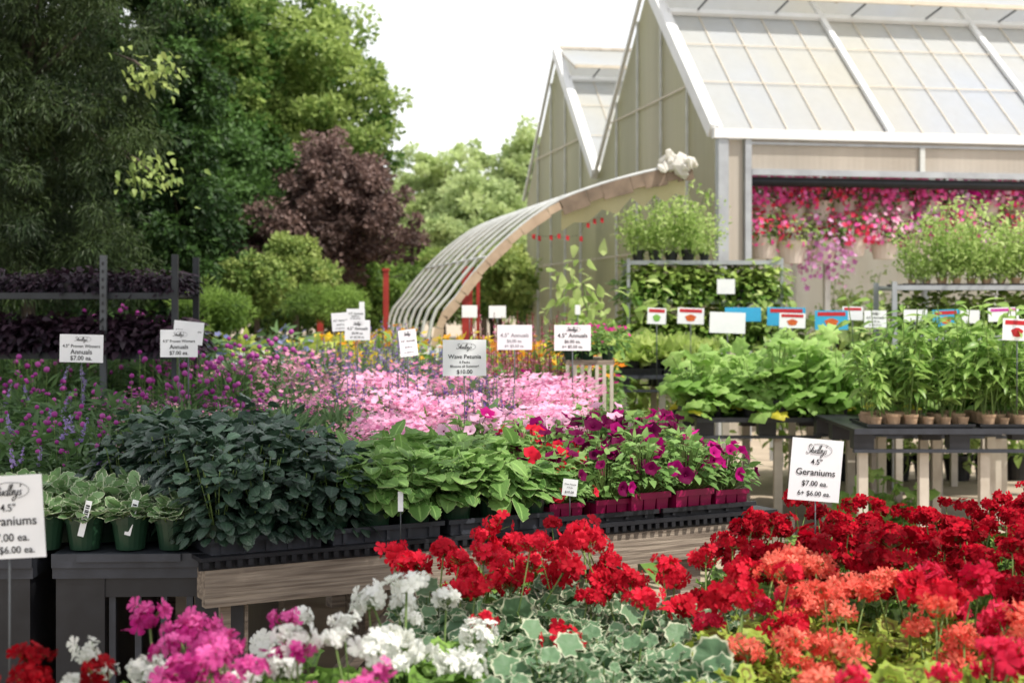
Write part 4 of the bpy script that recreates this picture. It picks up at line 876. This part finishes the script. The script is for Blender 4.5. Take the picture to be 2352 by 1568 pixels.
for j,(px,py,bb,k) in enumerate(bk):
    Y=16.2+bb+ (px-1650)/F*16.2*.19; z=WZ(py,Y); x=WX(px,Y); rw='rear' if bb>2 else 'lower' if py>500 else 'upper'
    place(BK[k],'hanging_basket',nmz[k]+' hanging flower basket in the '+rw+' row of the greenhouse opening','hanging basket',(x,Y,z),j,'hanging baskets, '+nmz[k]+' '+rw,random.uniform(1.,1.2))
# ------------------------------------------------------------------ signs
_tc={}
def textmesh(s,shear=0.,bold=0.):
    key=(s,shear,bold)
    if key in _tc: return _tc[key]
    cu=bpy.data.curves.new('t','FONT'); cu.body=s; cu.align_x='CENTER'; cu.align_y='CENTER'; cu.shear=shear; cu.offset=bold; cu.resolution_u=3
    ob=bpy.data.objects.new('t',cu); COL.objects.link(ob); dg=bpy.context.evaluated_depsgraph_get(); dg.update()
    me=bpy.data.meshes.new_from_object(ob.evaluated_get(dg)); V=np.array([v.co[:] for v in me.vertices]); Fc=[tuple(p.vertices) for p in me.polygons]
    bpy.data.objects.remove(ob); bpy.data.meshes.remove(me); V[:,0]-=(V[:,0].min()+V[:,0].max())/2; _tc[key]=(V,Fc); return _tc[key]
def addtext(b,s,cx,cz,width,mat,shear=0.,bold=0.008,y=-.0032,tall=1.):
    V,Fc=textmesh(s,shear,bold); w_=V[:,0].max()-V[:,0].min(); k=width/w_; b.faces(np.stack((V[:,0]*k+cx,np.full(len(V),y),V[:,1]*k*tall+cz),1),Fc,mat)
SCRIPT=[[(.9,1.6),(.5,1.9),(.1,1.6),(.3,1.1),(.8,.7),(.7,.1),(.1,0),(-.1,.3)],[(1.0,.2),(1.35,1.5),(1.2,.3),(1.45,0),(1.6,.75),(1.58,.15),(1.85,.05),(2.05,.8),(2.05,.1),(2.3,.1)],[(1.0,1.0),(1.65,1.1)],[(2.75,.75),(2.4,.75),(2.3,.2),(2.6,0),(2.8,.4),(2.98,1.8),(2.82,.2),(3.05,0),(3.4,1.4),(3.38,1.85),(3.2,1.4),(3.2,.2),(3.45,0),(3.85,.55),(3.75,.85),(3.55,.6),(3.62,.1),(3.98,.15)],[(4.05,.8),(4.1,.2),(4.4,.1),(4.55,.8),(4.42,-.3),(4.0,-.9),(3.85,-.5),(4.6,.2)],[(4.8,1.75),(4.72,1.3)],[(5.15,.75),(4.88,.75),(4.92,.4),(5.12,.22),(4.95,0),(4.7,.1)]]
def sign(label,px0,py0,px1,py1,Y,lines=(),logo=None,stake=None,yaw=0.,roll=0.,mat=None,strip=None,pic=None,cat='sign',name='price_sign',ink='ink'):
    w_=(px1-px0)/F*Y; h=(py1-py0)/F*Y; cx=WX((px0+px1)/2,Y); zc=WZ((py0+py1)/2,Y); zb=stake if stake is not None else max(zc-h/2-.25,.8)
    e=thing(name,label,cat,(cx,Y,zb),yaw); zc-=zb
    b=B(); b.box(-w_/2,w_/2,-.0015,.0015,-h/2,h/2,mat or M['board']); bd=b.obj('board',e,(0,0,zc)); bd.rotation_euler=(0,roll,0)
    b=B(); b.tube([(0,.004,0),(0,.004,zc-h*.3)],.0022 if Y<7 else .004,M['midsteel'],5); b.obj('stake',e)
    if lines or logo:
        b=B()
        for (s,fy,fw) in lines: addtext(b,s,0,h/2-fy*h,fw*w_,M[ink],bold=.010)
        if logo:
            ly=h/2-logo[0]*h; k=logo[1]*w_/5.4; kh=min(k*1.5,h*.075)
            for st in SCRIPT:
                pp=spl([(x,y) for x,y in st],3) if len(st)>2 else st
                b.tube([((x-2.6+.25*(y-.8))*k,-.0034,ly+(y-.75)*kh) for x,y in pp],k*(.08 if Y<7 else .12),M['greyink'],3)
            pts=[(logo[1]*w_*.58*math.cos(t)+.05*w_,-.0034,ly+h*.10*math.sin(t)) for t in np.linspace(-1.2,2.2,18)]
            b.tube(pts,k*.05,M['greyink'],3)
        b.obj('lettering',bd)
    if strip: b=B(); b.box(-w_*.42,w_*.42,-.0035,-.0018,h*.22,h*.42,strip); b.obj('printed_band',bd)
    if pic:
        b=B(); b.faces([(x*w_*.2+w_*0.0,-.003,z*h*.22-h*.12) for x,z in [(math.cos(a)*(1+.2*math.sin(5*a)),math.sin(a)) for a in np.linspace(0,6.0,14)]],[tuple(range(14))],pic); b.obj('printed_picture',bd)
    return e
GER=[('4.5"',.37,.22),('Geraniums',.54,.76),('$7.00 ea.',.72,.50),('6+ $6.00 ea.',.88,.64)]
sign('small white price sign reading Wave Petunia $10.00 on a thin stake',1017,780,1117,863,5.75,[('Wave Petunia',.47,.76),('6 Packs',.62,.24),('Blooms all Summer!',.735,.66),('$10.00',.89,.36)],(.19,.36),.82,yaw=.12)
sign('tall white Geraniums price sign standing among the crimson geraniums at right',1813,1008,1934,1150,4.2,GER,(.17,.40),.72,roll=.09,yaw=.1)
sign('white Geraniums price sign cut off by the left edge of the photo',-62,1092,102,1282,3.0,[('4.5"',.39,.22),('Geraniums',.55,.80),('$7.00 ea.',.75,.56),('6+ $6.00 ea.',.9,.70)],(.18,.46),.62,roll=-.06,yaw=-.05)
PW=[('4.5" Proven Winners',.42,.86),('Annuals',.63,.5),('$7.00 ea.',.85,.5)]
AN=[('4.5" Annuals',.42,.82),('$6.00 ea.',.65,.44),('6+ $5.50 ea.',.85,.56)]
sign('white Proven Winners price sign leftmost, beside the dark rack',137,768,237,832,6.6,PW,(.17,.3),.9,roll=.02)
sign('white Proven Winners price sign with flowers before it, front one of the pair',368,757,454,820,6.8,PW,(.17,.3),.9,roll=.0)
sign('white price sign tucked behind the front Proven Winners sign',398,738,467,790,7.3,PW,None,.9,roll=.1)
sign('white Annuals price sign in front of the cluster of three',792,735,850,781,9.5,AN,(.17,.3),1.,roll=0)
sign('tilted white sign at the left of the cluster of three',762,718,802,760,10.,AN,None,1.,roll=-.08)
sign('small white sign at the back of the cluster of three',796,709,838,735,10.5,AN,None,1.)
sign('narrow leaning white Annuals sign left of the Wave Petunia sign',917,757,958,818,7.6,AN,(.15,.4),.95,roll=-.12,yaw=.3)
sign('white Annuals sign with faded print half hidden behind the rose salvia',1142,746,1222,803,8.2,AN,None,.95,ink='paleink')
sign('white Annuals price sign right of the rose salvia',1273,746,1357,805,8.2,AN,(.17,.3),.95)
sign('small blank white sign left of a similar one above the orange flowers',1061,701,1096,729,12.,(),None,1.2)
sign('small blank white sign right of a similar one above the orange flowers',1123,702,1162,730,12.,(),None,1.2)
sign('tiny white tag standing above the cluster of three signs',825,693,837,711,11.5,(),None,1.2)
sign('thin white sign seen almost edge-on left of the galvanised rack',1321,700,1333,722,11.5,(),None,1.2)
R_,Bl=M['redink'],M['blue']
for (a,c,d,e_,Y,mt,st,pc,lb) in (
 (1487,707,1530,744,11.6,None,R_,M['greenink'],'small white product sign with red band and green picture, first in the row'),
 (1556,707,1617,744,11.6,None,R_,M['orangeink'],'white product sign with red band, second in the row'),
 (1665,706,1748,738,11.7,Bl,None,None,'plain blue sign behind the wide white one'),
 (1630,717,1712,765,11.3,None,None,None,'wide plain white product sign in front of the blue one'),
 (1762,706,1850,748,11.7,Bl,R_,None,'blue-backed sign with red band behind the tomato sign'),
 (1790,719,1850,753,11.3,None,R_,M['orangeink'],'white tomato picture sign with red band in the middle of the row'),
 (1872,713,1948,757,11.4,Bl,R_,M['orangeink'],'blue-edged sign with red band and orange picture'),
 (1935,704,1982,735,11.6,None,R_,None,'small white sign with red band behind the blue-edged sign'),
 (2075,711,2130,738,11.5,None,None,None,'plain white sign left of the second blue sign'),
 (2142,711,2203,750,11.4,Bl,R_,M['orangeink'],'second blue-edged picture sign near the right'),
 (2205,712,2250,742,11.5,None,None,None,'plain white sign just right of the second blue sign'),
 (2270,706,2340,738,11.3,None,M['magink'],None,'white sign with magenta band near the right edge'),
 (2303,732,2370,782,8.38,None,R_,M['redink'],'white sign with red band and red flower picture at the right edge'),
 (1647,641,1688,675,13.4,None,None,None,'small white sign hung on the galvanised rack')):
    sign(lb,a,c,d,e_,Y,(),None,.95 if Y<13 else 1.6,mat=mt,strip=st,pic=pc,roll=random.uniform(-.05,.05),name='product_sign')
sign('white price sign with small print right of the blue-edged sign',1985,713,2036,752,11.4,AN,(.17,.3),.95)
sign('small pale blue tag marked $10.00 stuck in the petunia packs',1292,1100,1326,1138,4.9,[('Wave Petunia',.3,.8),('6 Packs',.5,.4),('$10.00',.78,.6)],None,.82,roll=.12,name='plant_tag')
e=sign('white barcode tag on a pot of lime coleus',914,1128,926,1174,4.55,(),None,.80,name='plant_tag')
